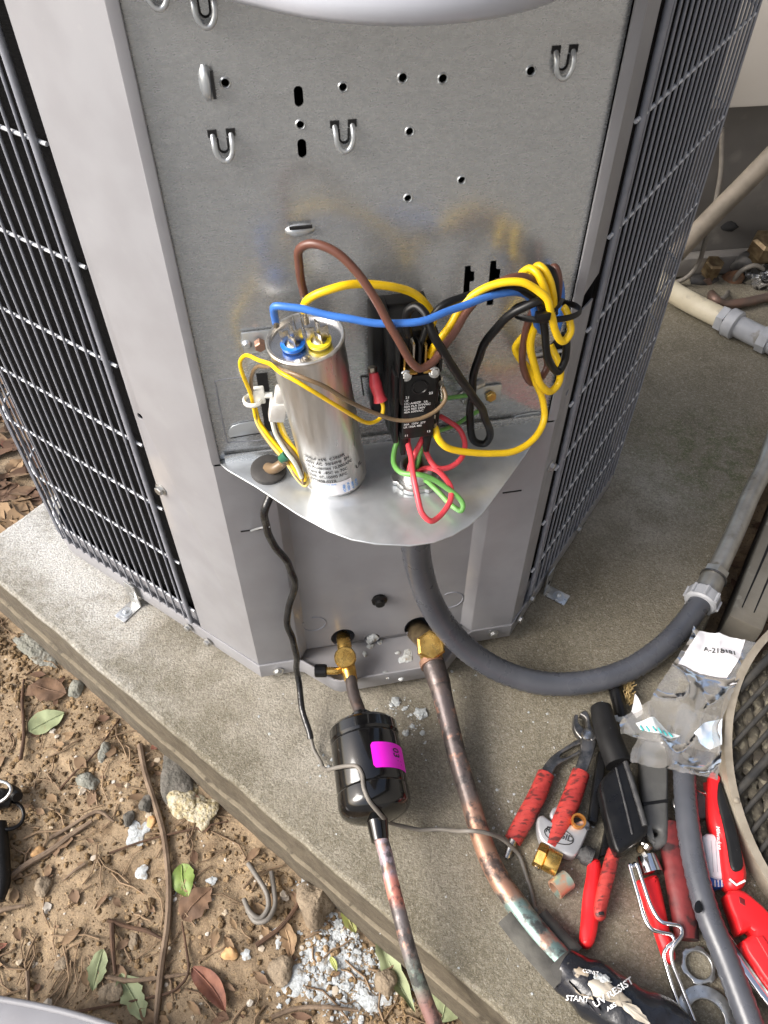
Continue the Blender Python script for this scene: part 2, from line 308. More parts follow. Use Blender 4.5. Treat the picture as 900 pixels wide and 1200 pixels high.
# ------------------------------------------------------------------ object helpers
WL = {}
def link(o, parent, wl, label=None, cat=None, group=None, kind=None):
    COL.objects.link(o)
    if parent is not None:
        o.parent = parent; o.location = wl - WL[parent.name]
    else: o.location = wl
    WL[o.name] = Vector(wl)
    if label: o['label'] = label
    if cat: o['category'] = cat
    if group: o['group'] = group
    if kind: o['kind'] = kind
    return o
def thing(name, label, cat, loc, group=None):
    o = bpy.data.objects.new(name, None); o.empty_display_size = .02
    return link(o, None, Vector(loc), label, cat, group)
def mk(name, verts, faces, mat, parent=None, smooth=True, sharp=38, **kw):
    vs = [Vector(v) for v in verts]
    lo = Vector([min(v[i] for v in vs) for i in range(3)]); hi = Vector([max(v[i] for v in vs) for i in range(3)])
    c = Vector(((lo.x+hi.x)/2, (lo.y+hi.y)/2, lo.z if parent is None else (lo.z+hi.z)/2))
    me = bpy.data.meshes.new(name); me.from_pydata([v-c for v in vs], [], faces); me.update()
    me.materials.append(mat)
    if smooth:
        me.polygons.foreach_set('use_smooth', [True]*len(me.polygons)); me.set_sharp_from_angle(angle=math.radians(sharp))
    o = bpy.data.objects.new(name, me); return link(o, parent, c, **kw)
def copy_at(src, wl, parent=None, **kw):
    o = src.copy(); o.parent = None
    for k in ('label', 'category', 'group', 'kind'):
        if k in o: del o[k]
    return link(o, parent, Vector(wl), **kw)
def catmull(pts, sub):
    P = [Vector(p) for p in pts]
    if len(P) < 3 or sub <= 1: return P, [i for i in range(len(P))]
    out = []; ts = []
    for i in range(len(P)-1):
        p0 = P[i-1] if i else P[i]*2-P[i+1]; p1 = P[i]; p2 = P[i+1]; p3 = P[i+2] if i+2 < len(P) else P[i+1]*2-P[i]
        t0 = 0; t1 = t0+max(1e-6, (p1-p0).length)**.5; t2 = t1+max(1e-6, (p2-p1).length)**.5; t3 = t2+max(1e-6, (p3-p2).length)**.5
        for k in range(sub):
            t = t1+(t2-t1)*k/sub
            a1 = p0*((t1-t)/(t1-t0))+p1*((t-t0)/(t1-t0)); a2 = p1*((t2-t)/(t2-t1))+p2*((t-t1)/(t2-t1)); a3 = p2*((t3-t)/(t3-t2))+p3*((t-t2)/(t3-t2))
            b1 = a1*((t2-t)/(t2-t0))+a2*((t-t0)/(t2-t0)); b2 = a2*((t3-t)/(t3-t1))+a3*((t-t1)/(t3-t1))
            out.append(b1*((t2-t)/(t2-t1))+b2*((t-t1)/(t2-t1))); ts.append(i+k/sub)
    out.append(P[-1]); ts.append(len(P)-1); return out, ts
def tube_geo(pts, r, seg=10, sub=7, closed=False, caps=True, flat=1.0, up=None, rfun=None, kink=0.0):
    P, ts = catmull(pts, sub)
    if kink: P = [p+Vector((noise.noise(p*42), noise.noise(p*42+Vector((5, 1, 9))), noise.noise(p*42+Vector((2, 8, 3)))))*kink if 0 < i < len(P)-1 else p for i, p in enumerate(P)]
    rs = r if isinstance(r, (list, tuple)) else None
    n = len(P); V = []; Fc = []
    T = [((P[min(i+1, n-1)]-P[max(i-1, 0)])).normalized() for i in range(n)]
    ref = up or (Vector((0, 0, 1)) if abs(T[0].z) < .9 else Vector((1, 0, 0)))
    nrm = (ref - T[0]*ref.dot(T[0])).normalized()
    for i in range(n):
        nrm = (nrm - T[i]*nrm.dot(T[i])); nrm = nrm.normalized() if nrm.length > 1e-6 else T[i].orthogonal().normalized()
        b = T[i].cross(nrm)
        if rs: k = min(int(ts[i]), len(rs)-2); f = ts[i]-k; rr = rs[k]*(1-f)+rs[k+1]*f
        else: rr = r
        if rfun: rr *= rfun(i)
        for j in range(seg):
            a = 2*math.pi*j/seg; V.append(P[i]+nrm*(math.cos(a)*rr*flat)+b*(math.sin(a)*rr))
    for i in range(n-1):
        for j in range(seg): Fc.append((i*seg+j, i*seg+(j+1) % seg, (i+1)*seg+(j+1) % seg, (i+1)*seg+j))
    if caps: Fc.append(tuple(range(seg-1, -1, -1))); Fc.append(tuple((n-1)*seg+j for j in range(seg)))
    return V, Fc
def tube(name, pts, r, mat, parent=None, seg=10, sub=7, caps=True, flat=1.0, up=None, rfun=None, kink=0.0, **kw):
    V, Fc = tube_geo(pts, r, seg, sub, False, caps, flat, up, rfun, kink); return mk(name, V, Fc, mat, parent, sharp=50, **kw)
def ribbed(pts, gap=.0036):
    P, _ = catmull(pts, 40); out = [P[0]]; acc = 0.0
    for a, b in zip(P[:-1], P[1:]):
        acc += (b-a).length
        if acc >= gap: out.append(b); acc = 0.0
    return out
def frame_of(axis):
    a = Vector(axis).normalized(); x = a.orthogonal().normalized()
    h = Vector((0, 0, 1)) if abs(a.z) < .95 else Vector((1, 0, 0))
    x = (h-a*h.dot(a)).normalized(); return a, x, a.cross(x)
def lathe_geo(p0, axis, prof, seg=32, a0=0, a1=2*math.pi, xref=None):
    a, x, y = frame_of(axis)
    if xref is not None: x = (Vector(xref)-a*Vector(xref).dot(a)).normalized(); y = a.cross(x)
    full = abs(a1-a0-2*math.pi) < 1e-6; m = seg if full else seg+1; V = []; Fc = []
    for (t, r) in prof:
        for j in range(m):
            th = a0+(a1-a0)*j/seg; V.append(Vector(p0)+a*t+x*(r*math.cos(th))+y*(r*math.sin(th)))
    for i in range(len(prof)-1):
        for j in range(seg):
            k = (j+1) % m if full else j+1; Fc.append((i*m+j, i*m+k, (i+1)*m+k, (i+1)*m+j))
    if full: Fc.append(tuple(range(m-1, -1, -1))); Fc.append(tuple((len(prof)-1)*m+j for j in range(m)))
    return V, Fc
def lathe(name, p0, axis, prof, mat, parent=None, seg=32, sharp=35, **kw):
    V, Fc = lathe_geo(p0, axis, prof, seg); return mk(name, V, Fc, mat, parent, sharp=sharp, **kw)
def box_geo(c, ax, ay, az, sx, sy, sz, bev=0.0):
    bm = bmesh.new(); bmesh.ops.create_cube(bm, size=1.0)
    for v in bm.verts: v.co = Vector((v.co.x*sx, v.co.y*sy, v.co.z*sz))
    if bev: bmesh.ops.bevel(bm, geom=list(bm.edges), offset=bev, segments=2, affect='EDGES', profile=.5)
    V = [Vector(c)+ax*v.co.x+ay*v.co.y+az*v.co.z for v in bm.verts]; bm.verts.index_update()
    Fc = [tuple(v.index for v in f.verts) for f in bm.faces]; bm.free(); return V, Fc
def box(name, c, ax, ay, az, sx, sy, sz, mat, parent=None, bev=0.0, **kw):
    V, Fc = box_geo(c, ax, ay, az, sx, sy, sz, bev); return mk(name, V, Fc, mat, parent, **kw)
def join(*gs):
    V = []; Fc = []
    for v, f in gs: n = len(V); V += v; Fc += [tuple(i+n for i in q) for q in f]
    return V, Fc
def plate_geo(outline, holes, thick, bevel=0.0):
    cu = bpy.data.curves.new('c', 'CURVE'); cu.dimensions = '2D'; cu.fill_mode = 'BOTH'; cu.extrude = max(1e-5, thick/2-bevel); cu.bevel_depth = bevel; cu.bevel_resolution = 2; cu.offset = -bevel
    for ring in [outline]+list(holes):
        s = cu.splines.new('POLY'); s.points.add(len(ring)-1); s.use_cyclic_u = True
        for i, p in enumerate(ring): s.points[i].co = (p[0], p[1], 0, 1)
    o = bpy.data.objects.new('c', cu); COL.objects.link(o)
    me = bpy.data.meshes.new_from_object(o.evaluated_get(bpy.context.evaluated_depsgraph_get()))
    V = [v.co.copy() for v in me.vertices]; Fc = [tuple(p.vertices) for p in me.polygons]
    bpy.data.objects.remove(o); bpy.data.meshes.remove(me); bpy.data.curves.remove(cu)
    bm = bmesh.new(); bv = [bm.verts.new(v) for v in V]
    for f in Fc:
        try: bm.faces.new([bv[i] for i in f])
        except ValueError: pass
    bmesh.ops.remove_doubles(bm, verts=bm.verts, dist=1e-6); bmesh.ops.recalc_face_normals(bm, faces=bm.faces)
    bm.verts.index_update(); V = [v.co.copy() for v in bm.verts]; Fc = [tuple(v.index for v in f.verts) for f in bm.faces]; bm.free()
    return V, Fc
def plate(name, outline, holes, o, ex, ey, thick, mat, parent=None, bevel=0.0, sharp=30, **kw):
    """outline in the (ex,ey) plane at origin o, thickness centred on o along ex x ey"""
    V, Fc = plate_geo(outline, holes, thick, bevel); ez = ex.cross(ey)
    return mk(name, [o+ex*v.x+ey*v.y+ez*v.z for v in V], Fc, mat, parent, sharp=sharp, **kw)
def slab(name, px, ztop, thick, mat, parent=None, bevel=.001, holes=(), **kw):
    """flat thing lying level: its top face sits at ztop"""
    ring = [G(u, v, ztop) for u, v in px]; hs_ = [[(q.x, q.y) for q in (G(u, v, ztop) for u, v in h)] for h in holes]
    c = Vector((0, 0, ztop-thick/2))
    return plate(name, [(p.x, p.y) for p in ring], hs_, c, Vector((1, 0, 0)), Vector((0, 1, 0)), thick, mat, parent, bevel, **kw)
def circ(x, y, r, n=16, ry=None): return [(x+r*math.cos(2*math.pi*i/n), y+(ry or r)*math.sin(2*math.pi*i/n)) for i in range(n)]
def smooth2(px, sub=5, closed=True):
    P = [Vector((a, b, 0)) for a, b in px]; n = len(P); out = []
    for i in range(n):
        p0, p1, p2, p3 = P[i-1], P[i], P[(i+1) % n], P[(i+2) % n]
        for k in range(sub):
            t = k/sub; q = .5*((2*p1)+(p2-p0)*t+(2*p0-5*p1+4*p2-p3)*t*t+(3*p1-p0-3*p2+p3)*t**3); out.append((q.x, q.y))
    return out
def text_geo(body, size, align='LEFT'):
    cu = bpy.data.curves.new('t', 'FONT'); cu.body = body; cu.size = size; cu.offset = size*.018; cu.align_x = align; cu.resolution_u = 2
    o = bpy.data.objects.new('t', cu); COL.objects.link(o)
    me = bpy.data.meshes.new_from_object(o.evaluated_get(bpy.context.evaluated_depsgraph_get()))
    V = [v.co.copy() for v in me.vertices]; Fc = [tuple(p.vertices) for p in me.polygons]
    bpy.data.objects.remove(o); bpy.data.meshes.remove(me); bpy.data.curves.remove(cu); return V, Fc
def text_on(name, lines, size, o, ex, ey, mat, parent, gap=1.25, align='LEFT', fn=None):
    g = []
    for i, s in enumerate(lines):
        V, Fc = text_geo(s, size, align); g.append(([Vector((v.x, v.y-i*size*gap, 0)) for v in V], Fc))
    V, Fc = join(*g)
    V = [fn(v.x, v.y) if fn else o+ex*v.x+ey*v.y for v in V]
    return mk(name, V, Fc, mat, parent, smooth=False)
def hexbolt(name, p, n, r, mat, parent, h=None, washer=True, **kw):
    h = h or r*.8; gs = []
    if washer: gs.append(lathe_geo(p, n, [(0, r*1.35), (r*.18, r*1.4), (r*.3, r*1.15)], 16))
    gs.append(lathe_geo(Vector(p)+Vector(n).normalized()*r*.25, n, [(0, r), (h*.85, r), (h, r*.82)], 6))
    V, Fc = join(*gs); return mk(name, V, Fc, mat, parent, sharp=25, **kw)
def rock_geo(c, sx, sy, sz, seed, sub=2, amp=.28, rz=0.0, freq=1.1):
    bm = bmesh.new(); bmesh.ops.create_icosphere(bm, subdivisions=sub, radius=1)
    off = Vector((seed*3.17, seed*1.31, seed*.7)); V = []
    for v in bm.verts:
        d = 1+amp*noise.noise(v.co*freq+off)*1.6+amp*.3*noise.noise(v.co*3+off)
        p = v.co*d; x, y = p.x*sx, p.y*sy
        V.append(Vector(c)+Vector((x*math.cos(rz)-y*math.sin(rz), x*math.sin(rz)+y*math.cos(rz), p.z*sz)))
    bm.verts.index_update(); Fc = [tuple(v.index for v in f.verts) for f in bm.faces]; bm.free(); return V, Fc
rnd = random.Random(7)

# ------------------------------------------------------------------ ground, pad, edges
PE1, PE2 = Vector((-.477, .583, 0)), Vector((.082, .1414, 0)); PED = (PE2-PE1).normalized(); PEN = Vector((PED.y, -PED.x, 0))   # left-front edge, outward normal
if PEN.x > 0: PEN = -PEN
bl0, bl1 = Vector((-.5043, .6685, 0)), Vector((-.4658, .7182, 0)); BLD = (bl1-bl0).normalized()
def isect(p, d, q, e):
    k = d.x*e.y-d.y*e.x; t = ((q.x-p.x)*e.y-(q.y-p.y)*e.x)/k; return p+d*t
PC = isect(PE1, PED, bl0, BLD)
r0, r1 = Vector((.5355, .7662, 0)), Vector((.3939, .5385, 0)); RD = (r1-r0).normalized()
padpoly = [PC, PE2+PED*.55, Vector((1.6, -.22, 0)), Vector((1.6, .455, 0)), r1+RD*.075, r0, r0-RD*.55, Vector((2.2, 1.35, 0)), Vector((2.2, 2.2, 0)), Vector((.45, 2.2, 0)), Vector((.05, 1.38, 0))]
def soilz(x, y):
    p = Vector((x, y, 0)); d = (p-PE1).dot(PEN)
    z = -.112+.016*noise.noise(Vector((x*3.1, y*3.1, 2)))+.007*noise.noise(Vector((x*14, y*14, 5)))+.0035*noise.noise(Vector((x*46, y*46, 9)))+.0022*noise.noise(Vector((x*110, y*110, 1)))
    z -= .006*math.exp(-(max(d, 0)/.03)**2)
    if d < -.05 and x > -.2: z -= .01
    return z
def grid_ground():
    V = []; Fc = []; nx, ny = 300, 330; x0, x1, y0, y1 = -.95, .75, -.15, 1.35
    for j in range(ny+1):
        for i in range(nx+1):
            x = x0+(x1-x0)*i/nx; y = y0+(y1-y0)*j/ny; V.append(Vector((x, y, soilz(x, y))))
    for j in range(ny):
        for i in range(nx): a = j*(nx+1)+i; Fc.append((a, a+1, a+nx+2, a+nx+1))
    # outer sheet running on to the horizon
    ring = []
    idx = [j*(nx+1)+i for i, j in [(i, 0) for i in range(nx)]+[(nx, j) for j in range(ny)]+[(i, ny) for i in range(nx, 0, -1)]+[(0, j) for j in range(ny, 0, -1)]]
    cx, cy = -.1, .6
    for k, sc in enumerate((2.2, 8, 60)):
        base = len(V)
        for q in idx:
            p = V[q]; V.append(Vector((cx+(p.x-cx)*sc, cy+(p.y-cy)*sc, -.115 if sc > 3 else -.115+.02*noise.noise(Vector((p.x*3, p.y*3, 7))))))
        prev = idx if k == 0 else ring
        ring = [base+i for i in range(len(idx))]
        for i in range(len(idx)):
            j2 = (i+1) % len(idx); Fc.append((prev[i], ring[i], ring[j2], prev[j2]))
    return V, Fc
V_, F_ = grid_ground(); mk('soil', V_, F_, soil_m, kind='structure', sharp=180)

def pad_geo():
    # upper course and a slightly proud lower course (cold joint line)
    def off(poly, d):
        out = []; n = len(poly)
        for i in range(n):
            a, b, c = poly[i-1], poly[i], poly[(i+1) % n]
            d1 = (b-a).normalized(); d2 = (c-b).normalized(); n1 = Vector((d1.y, -d1.x, 0)); n2 = Vector((d2.y, -d2.x, 0))
            m = (n1+n2).normalized(); out.append(b+m*(d/max(.3, m.dot(n1))))
        return out
    area = sum(padpoly[i-1].x*padpoly[i].y-padpoly[i].x*padpoly[i-1].y for i in range(len(padpoly)))
    s = 1 if area > 0 else -1
    def dense(poly):
        out = []
        for i in range(len(poly)):
            a, b = poly[i], poly[(i+1) % len(poly)]; L = (b-a).length; k = max(1, int(L/.012))
            for q in range(k): out.append(a+(b-a)*q/k)
        return out
    levels = [(-.005, 0.0), (-.0015, -.0012), (0, -.004), (0, -.0615), (.0030, -.0622), (.0038, -.0650), (.0038, -.22)]
    rings = []; V = []
    for o, z in levels:
        r = dense(padpoly); n = len(r); ro = []
        o2 = o*s
        for i in range(n):
            a, b, c = r[i-1], r[i], r[(i+1) % n]; d = (c-a).normalized(); nn = Vector((d.y, -d.x, 0))
            jit = -.006*max(0, noise.noise(Vector((b.x*30, b.y*30, 8)))-.42)*(1 if z > -.02 else .2)+.0016*noise.noise(Vector((b.x*40, b.y*40, z*90)))+.003*min(0, noise.noise(Vector((b.x*22, b.y*22, 3)))+.15)*(1 if z > -.01 else .3)
            p = b+nn*(o2+jit*s); ro.append(Vector((p.x, p.y, z)))
        rings.append(ro)
    n = len(rings[0]); Fc = []
    for ro in rings: V += ro
    for k in range(len(rings)-1):
        for i in range(n): j = (i+1) % n; Fc.append((k*n+i, k*n+j, (k+1)*n+j, (k+1)*n+i))
    Fc.append(tuple(range(n)))
    bm = bmesh.new(); bv = [bm.verts.new(v) for v in V]
    for f in Fc: bm.faces.new([bv[i] for i in f])
    bmesh.ops.recalc_face_normals(bm, faces=bm.faces); bm.normal_update()
    bmesh.ops.triangulate(bm, faces=[f for f in bm.faces if len(f.verts) > 4])
    bm.verts.index_update(); V = [v.co.copy() for v in bm.verts]; Fc = [tuple(v.index for v in f.verts) for f in bm.faces]; bm.free(); return V, Fc
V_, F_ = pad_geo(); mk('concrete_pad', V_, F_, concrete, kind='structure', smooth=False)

# boarded house wall and eave, added unseen behind the viewer to shade the scene
hw = thing('blocker', 'boarded house wall with eave, unseen behind the viewer, added for shade', 'blocker', Vector((1.35, -.45, -.11)))
hc_ = Vector((1.35, -.45, 0)); hn = -RN
box('wall', hc_+RU*.6-hn*.06+ZZ*1.15, RU, hn, ZZ, 6.4, .1, 2.6, wall_m, hw)
for k in range(13): box('board', hc_+RU*.6+hn*(.004)+ZZ*(.05+k*.19), RU, (hn+ZZ*.08).normalized(), (ZZ-hn*.08).normalized(), 6.4, .016, .186, wall_m, hw)
box('eave', hc_+RU*.6+hn*.22+ZZ*2.5, RU, hn, ZZ, 6.6, .62, .06, wall_m, hw)
# ------------------------------------------------------------------ the condenser unit
unit = thing('air_conditioner', 'grey square air conditioner condenser with its electrical corner opened', 'air conditioner', A0+UU*PW/2-NN*.2)
KL = A0+LU*.36; KR = B0+RU*.335; ZT = .690; RB = .05
def side_path(which, off=0.0, s0=0.0, back=.12, step=.0130, R=RB):
    """plan points (point, outward normal) along a side, round the rear corner and a little along the back"""
    if which == 'L': P, D, K, n, D2 = A0, LU, KL, LN, RU
    else: P, D, K, n, D2 = B0, RU, KR, RN, LU
    n2 = D; out = []; L = (K-P).length-R; s = s0
    while s < L: out.append((P+D*s+n*off, n)); s += step
    c = K-D*R-n*R; arc = (R+off)*math.pi/2; t = (s-L)
    while t < arc:
        a = t/arc*math.pi/2; nn = n*math.cos(a)+n2*math.sin(a); out.append((c+nn*(R+off), nn)); t += step
    q = t-arc
    # along the back: direction away from the corner
    Db = -n
    while q < back: out.append((K-n*R+Db*q+n2*off, n2)); q += step
    return out
# plan outline of the pan
BK = KL + RU*((KR-A0).dot(RU))   # far corner
def round_corner(K, din, dout, R, n=7):
    c = K-din*R+dout*R; out = []
    for i in range(n+1):
        a = math.pi/2*i/n; out.append(c-dout*R*math.cos(a)+din*R*math.sin(a))
    return out
bump = [(0.0, .002), (.040, .002), (.0475, .005), (.078, .034), (.085, .037), (.195, .037), (.203, .034), (.233, .006), (.241, .002), (PW, .002)]
outline = [fr(u, n, 0) for u, n in bump]
outline += round_corner(KR, RU, LU, RB)+[KL+(KR-A0).dot(RU)*RU*1.0][:0]
far = KR+LU*((KL-A0).dot(LU)+.2)
outline += round_corner(far, LU, -RU, RB)
outline += round_corner(far-RU*((far-KL).dot(RU)), -RU, -LU, RB)
o2 = [(p.x, p.y) for p in outline]
cen = sum((Vector((*p, 0)) for p in o2), Vector())/len(o2)
def inset(ring, d):
    out = []; n = len(ring)
    for i in range(n):
        a, b, c = Vector(ring[i-1]), Vector(ring[i]), Vector(ring[(i+1) % n])
        d1 = (b-a).normalized() if (b-a).length > 1e-6 else (c-b).normalized(); d2 = (c-b).normalized() if (c-b).length > 1e-6 else d1
        n1 = Vector((-d1.y, d1.x)); n2 = Vector((-d2.y, d2.x)); m = (n1+n2).normalized(); q = b+m*(d/max(.35, m.dot(n1))); out.append((q.x, q.y))
    return out
EX, EY = Vector((1, 0, 0)), Vector((0, 1, 0))
pan = plate('base_pan', o2, [inset(o2, .0022)], Vector((0, 0, .0235)), EX, EY, .023, paint, unit, bevel=.0006)
plate('pan_floor', inset(o2, .0018), [], Vector((0, 0, .0205)), EX, EY, .012, paint, pan)
sq = inset(o2, .012)
# upturned flange under the grilles
fl = []
for wch in 'LR':
    pts = [p for p, n in side_path(wch, -.007, .09 if wch == 'L' else .03)]
    V = []; Fc = []
    for p in pts: V += [p+ZZ*.030, p+ZZ*.052]
    for i in range(len(pts)-1): Fc.append((2*i, 2*i+2, 2*i+3, 2*i+1))
    mk('pan_flange', V, Fc, paint, pan)
# coil with fins
def prism_path(name, pts, z0, z1, mat, parent):
    V = []; Fc = []
    for p in pts: V += [p+ZZ*z0, p+ZZ*z1]
    for i in range(len(pts)-1): Fc.append((2*i, 2*i+2, 2*i+3, 2*i+1))
    return mk(name, V, Fc, mat, parent)
for wch in 'LR':
    pts = [p for p, n in side_path(wch, -.013, .0, .32, .01, .056)]
    prism_path('coil', pts, .03, .67, coil_m, unit)
# posts and panels
def side_plate(name, P, D, n, s0, s1, z0, z1, th, mat, parent, holes=(), top_cut=0.0, bot_cut=0.0, bev=.0004):
    ring = [(s0, z0), (s1, z0+bot_cut), (s1, z1), (s0, z1+top_cut)]
    return plate(name, ring, holes, P-n*(th/2), D, ZZ, th, mat, parent, bevel=bev)
lp = side_plate('corner_post', A0, LU, LN, 0, .0855, .036, ZT, .0016, paint, unit, [circ(*( (lambda q: ((q-A0).dot(LU), q.z))(SL(164, 488))), .003, 12)])
plate('post_lip', [(-.0012, .3465), (.0062, .3465), (.0062, ZT), (-.0012, ZT)], [], fr(0, -.0005, 0), UU, ZZ, .0024, paint, lp, bevel=.0008)
zj = .462
rp = side_plate('corner_post', B0, RU, RN, 0, .027, zj+.003, ZT, .0016, paint, unit, bot_cut=.008)
hq = SR(665, 460)
rp2 = side_plate('corner_post', B0, RU, RN, 0, .027, .036, zj-.011, .0016, paint, unit, [circ((hq-B0).dot(RU), hq.z, .003, 12)], bot_cut=0)
side_plate('post_backing', B0-RN*.006, RU, RN, .001, .024, zj-.03, zj+.03, .001, black_in, rp)
plate('post_lip', [(PW-.0065, .3465), (PW+.0012, .3465), (PW+.0012, ZT), (PW-.0065, ZT)], [], fr(0, -.0005, 0), UU, ZZ, .0024, paint, rp, bevel=.0008)
# inner dark cavity walls behind posts and front
prism_path('inner_liner', [A0+LU*.09-LN*.003, A0+LU*.09-LN*.03-NN*.0, fr(.01, -.045, 0), fr(PW-.01, -.045, 0), B0+RU*.035-RN*.03, B0+RU*.032-RN*.003], .034, ZT, black_in, unit)
# lower painted panel: flat sides, recessed centre with valve openings
SH = .345
def strip(name, prof, z0, z1, mat, parent):
    V = []; Fc = []
    for u, n in prof: V += [fr(u, n, z0), fr(u, n, z1)]
    for i in range(len(prof)-1): Fc.append((2*i, 2*i+2, 2*i+3, 2*i+1))
    return mk(name, V, Fc, mat, parent, sharp=60)
RC = -.011
lowp = strip('lower_panel', [(0, 0), (.045, 0), (.0465, -.0006), (.0530, RC+.0008), (.0545, RC)], .034, SH-.0005, paint, unit)
strip('lower_panel', [(.2305, RC), (.232, RC+.0008), (.2395, -.0006), (.241, 0), (PW, 0)], .034, SH-.0005, paint, unit)
def fz(px, n): a, b, c = toF(F(*px, n)); return a, c
v1 = fz((402, 748), RC); v2 = fz((490, 735), RC); v3 = fz((436, 748), RC); kh = fz((444, 701), RC)
cplate = plate('centre_panel', [(.0545, .034), (.2305, .034), (.2305, SH-.001), (.0545, SH-.001)],
      [circ(v1[0], v1[1]+.002, .0135, 18, .016), circ(v2[0], v2[1], .016, 18, .020), circ(v3[0], v3[1], .009, 14), circ(kh[0], kh[1], .007, 14)], fr(0, RC-.0005, 0), UU, ZZ, .001, paint, unit)
# moulded black bung in the panel, embossed knockout rings, slits
kc = F(444, 701, RC); lathe('panel_bung', kc-NN*.004, NN, [(0, .0062), (.005, .0062), (.006, .0085), (.0085, .0085), (.010, .0055), (.013, .005)], bakelite, unit, 9)
for px, rr in (((368, 731), .0125), ((528, 703), .014)):
    c = F(*px, RC); a0 = 2.6 if px[0] < 450 else 3.0
    pts = [c+UU*(rr*math.cos(a))+ZZ*(rr*math.sin(a))+NN*.0002 for a in [a0+i*(5.4/16) for i in range(17)]]
    tube('knockout_groove', pts, .0007, paint_dk, cplate, 6, 2)
for px in ((294, 621), (600, 576)):
    c = F(*px, .0); box('panel_slit', c+NN*.0002, UU, NN, ZZ, .018, .0008, .0014, black_in, lowp)
c = F(393, 693, RC); 
# white flakes on pan
for i, (px, s) in enumerate((((476, 770), .009), ((434, 757), .005), ((452, 790), .0045), ((466, 765), .003), ((428, 766), .004), ((408, 765), .003), ((470, 796), .003), ((445, 752), .004))):
    c = G(*px, .0268); V, Fc = rock_geo(c, s, s*.7, .0012, i+3, 2, .45, rnd.random()*3); mk('paint_chip', V, Fc, flake_w, pan, sharp=60)

# galvanised back sheet with punched holes
GN = -.0045
def gh(u, v, r, n=14, ry=None): a, c = fz((u, v), GN); return circ(a, c, r, n, ry)
def gslot(px): return [fz(p, GN) for p in px]
holes = []
hole_px = [(264, 97), (402, 102), (472, 91), (519, 92), (622, 83), (352, 146), (480, 154), (541, 211), (478, 232), (472, 360)]
for i, p in enumerate(hole_px): holes.append(gh(*p, .0022 if i not in (2, 3, 4) else .0024, 12))
for (u, v) in ((350, 113), (354, 174)):
    a, c = fz((u, v), GN); holes.append([(a+.0026*math.cos(t), c+.0030+.0026*math.sin(t)) for t in [math.pi*i/7 for i in range(8)]]+[(a-.0026*math.cos(t), c-.0030-.0026*math.sin(t)) for t in [math.pi*i/7 for i in range(8)]])
holes.append(gslot([(545, 312), (552, 311), (552, 318), (556, 318), (556, 330), (551, 331), (549, 366), (541, 366)]))
holes.append(gslot([(575, 306), (582, 305), (582, 315), (587, 315), (586, 327), (581, 328), (578, 358), (570, 358)]))
galvp = plate('galvanised_panel', [(.0055, SH-.002), (PW-.006, SH-.002), (PW-.006, ZT), (.0055, ZT)], holes, fr(0, GN-.0006, 0), UU, ZZ, .0012, galv, unit)
for i, p in enumerate(hole_px):
    c = F(*p, GN); r = .0022 if i not in (2, 3, 4) else .0024
    V, Fc = lathe_geo(c-NN*.001, NN, [(0, r*.98), (.0014, r*1.02), (.0016, r*1.15), (.0010, r*1.45)], 14)
    mk('hole_rim', V, Fc[:-2], galv_b, galvp)
# lanced U loops standing off the sheet
def uloop(px, w, h):
    c = F(*px, GN); pts = [c+UU*(-w/2)+ZZ*(h*.55)-NN*.001, c+UU*(-w/2)+ZZ*(h*.3)+NN*.003, c+UU*(-w*.46)-ZZ*(h*.08)+NN*.0042, c+UU*(-w*.26)-ZZ*(h*.36)+NN*.0042, c-ZZ*(h*.45)+NN*.0042,
         c+UU*(w*.26)-ZZ*(h*.36)+NN*.0042, c+UU*(w*.46)-ZZ*(h*.08)+NN*.0042, c+UU*(w/2)+ZZ*(h*.3)+NN*.003, c+UU*(w/2)+ZZ*(h*.55)-NN*.001]
    o = tube('u_loop', pts, .0016, galv_b, galvp, 10, 5, flat=.8)
    for s in (-1, 1): box('loop_slot', c+UU*(s*w/2)+ZZ*(h*.55)+NN*.0004, UU, ZZ, NN, .0052, .0040, .0008, black_in, o)
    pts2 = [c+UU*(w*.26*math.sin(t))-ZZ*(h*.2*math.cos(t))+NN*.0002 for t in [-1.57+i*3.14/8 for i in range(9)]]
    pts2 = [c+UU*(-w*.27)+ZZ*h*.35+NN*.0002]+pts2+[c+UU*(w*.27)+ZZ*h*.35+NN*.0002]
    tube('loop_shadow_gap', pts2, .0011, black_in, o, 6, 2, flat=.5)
for px in ((240, 12), (262, 172), (403, 161), (659, 75), (184, -10)): uloop(px, .0104, .0145)
def louvre(px, ax, w, dk):
    c = F(*px, GN); ay = ax.cross(NN)
    V, Fc = rock_geo(Vector(), 1, 1, 1, 0, 2, 0)
    V = [c+ax*(v.x*w/2)+ay*(v.y*.0042)+NN*(max(v.z, -.1)*.0042) for v in V]
    o = mk('louvre', V, Fc, galv_b, galvp); box('louvre_slot', c-dk*.0034+NN*.0036, ax, ay, NN, w*.72, .0018, .0016, black_in, o)
louvre((242, 97), ZZ, .020, -UU); louvre((352, 269), UU, .0205, -ZZ)
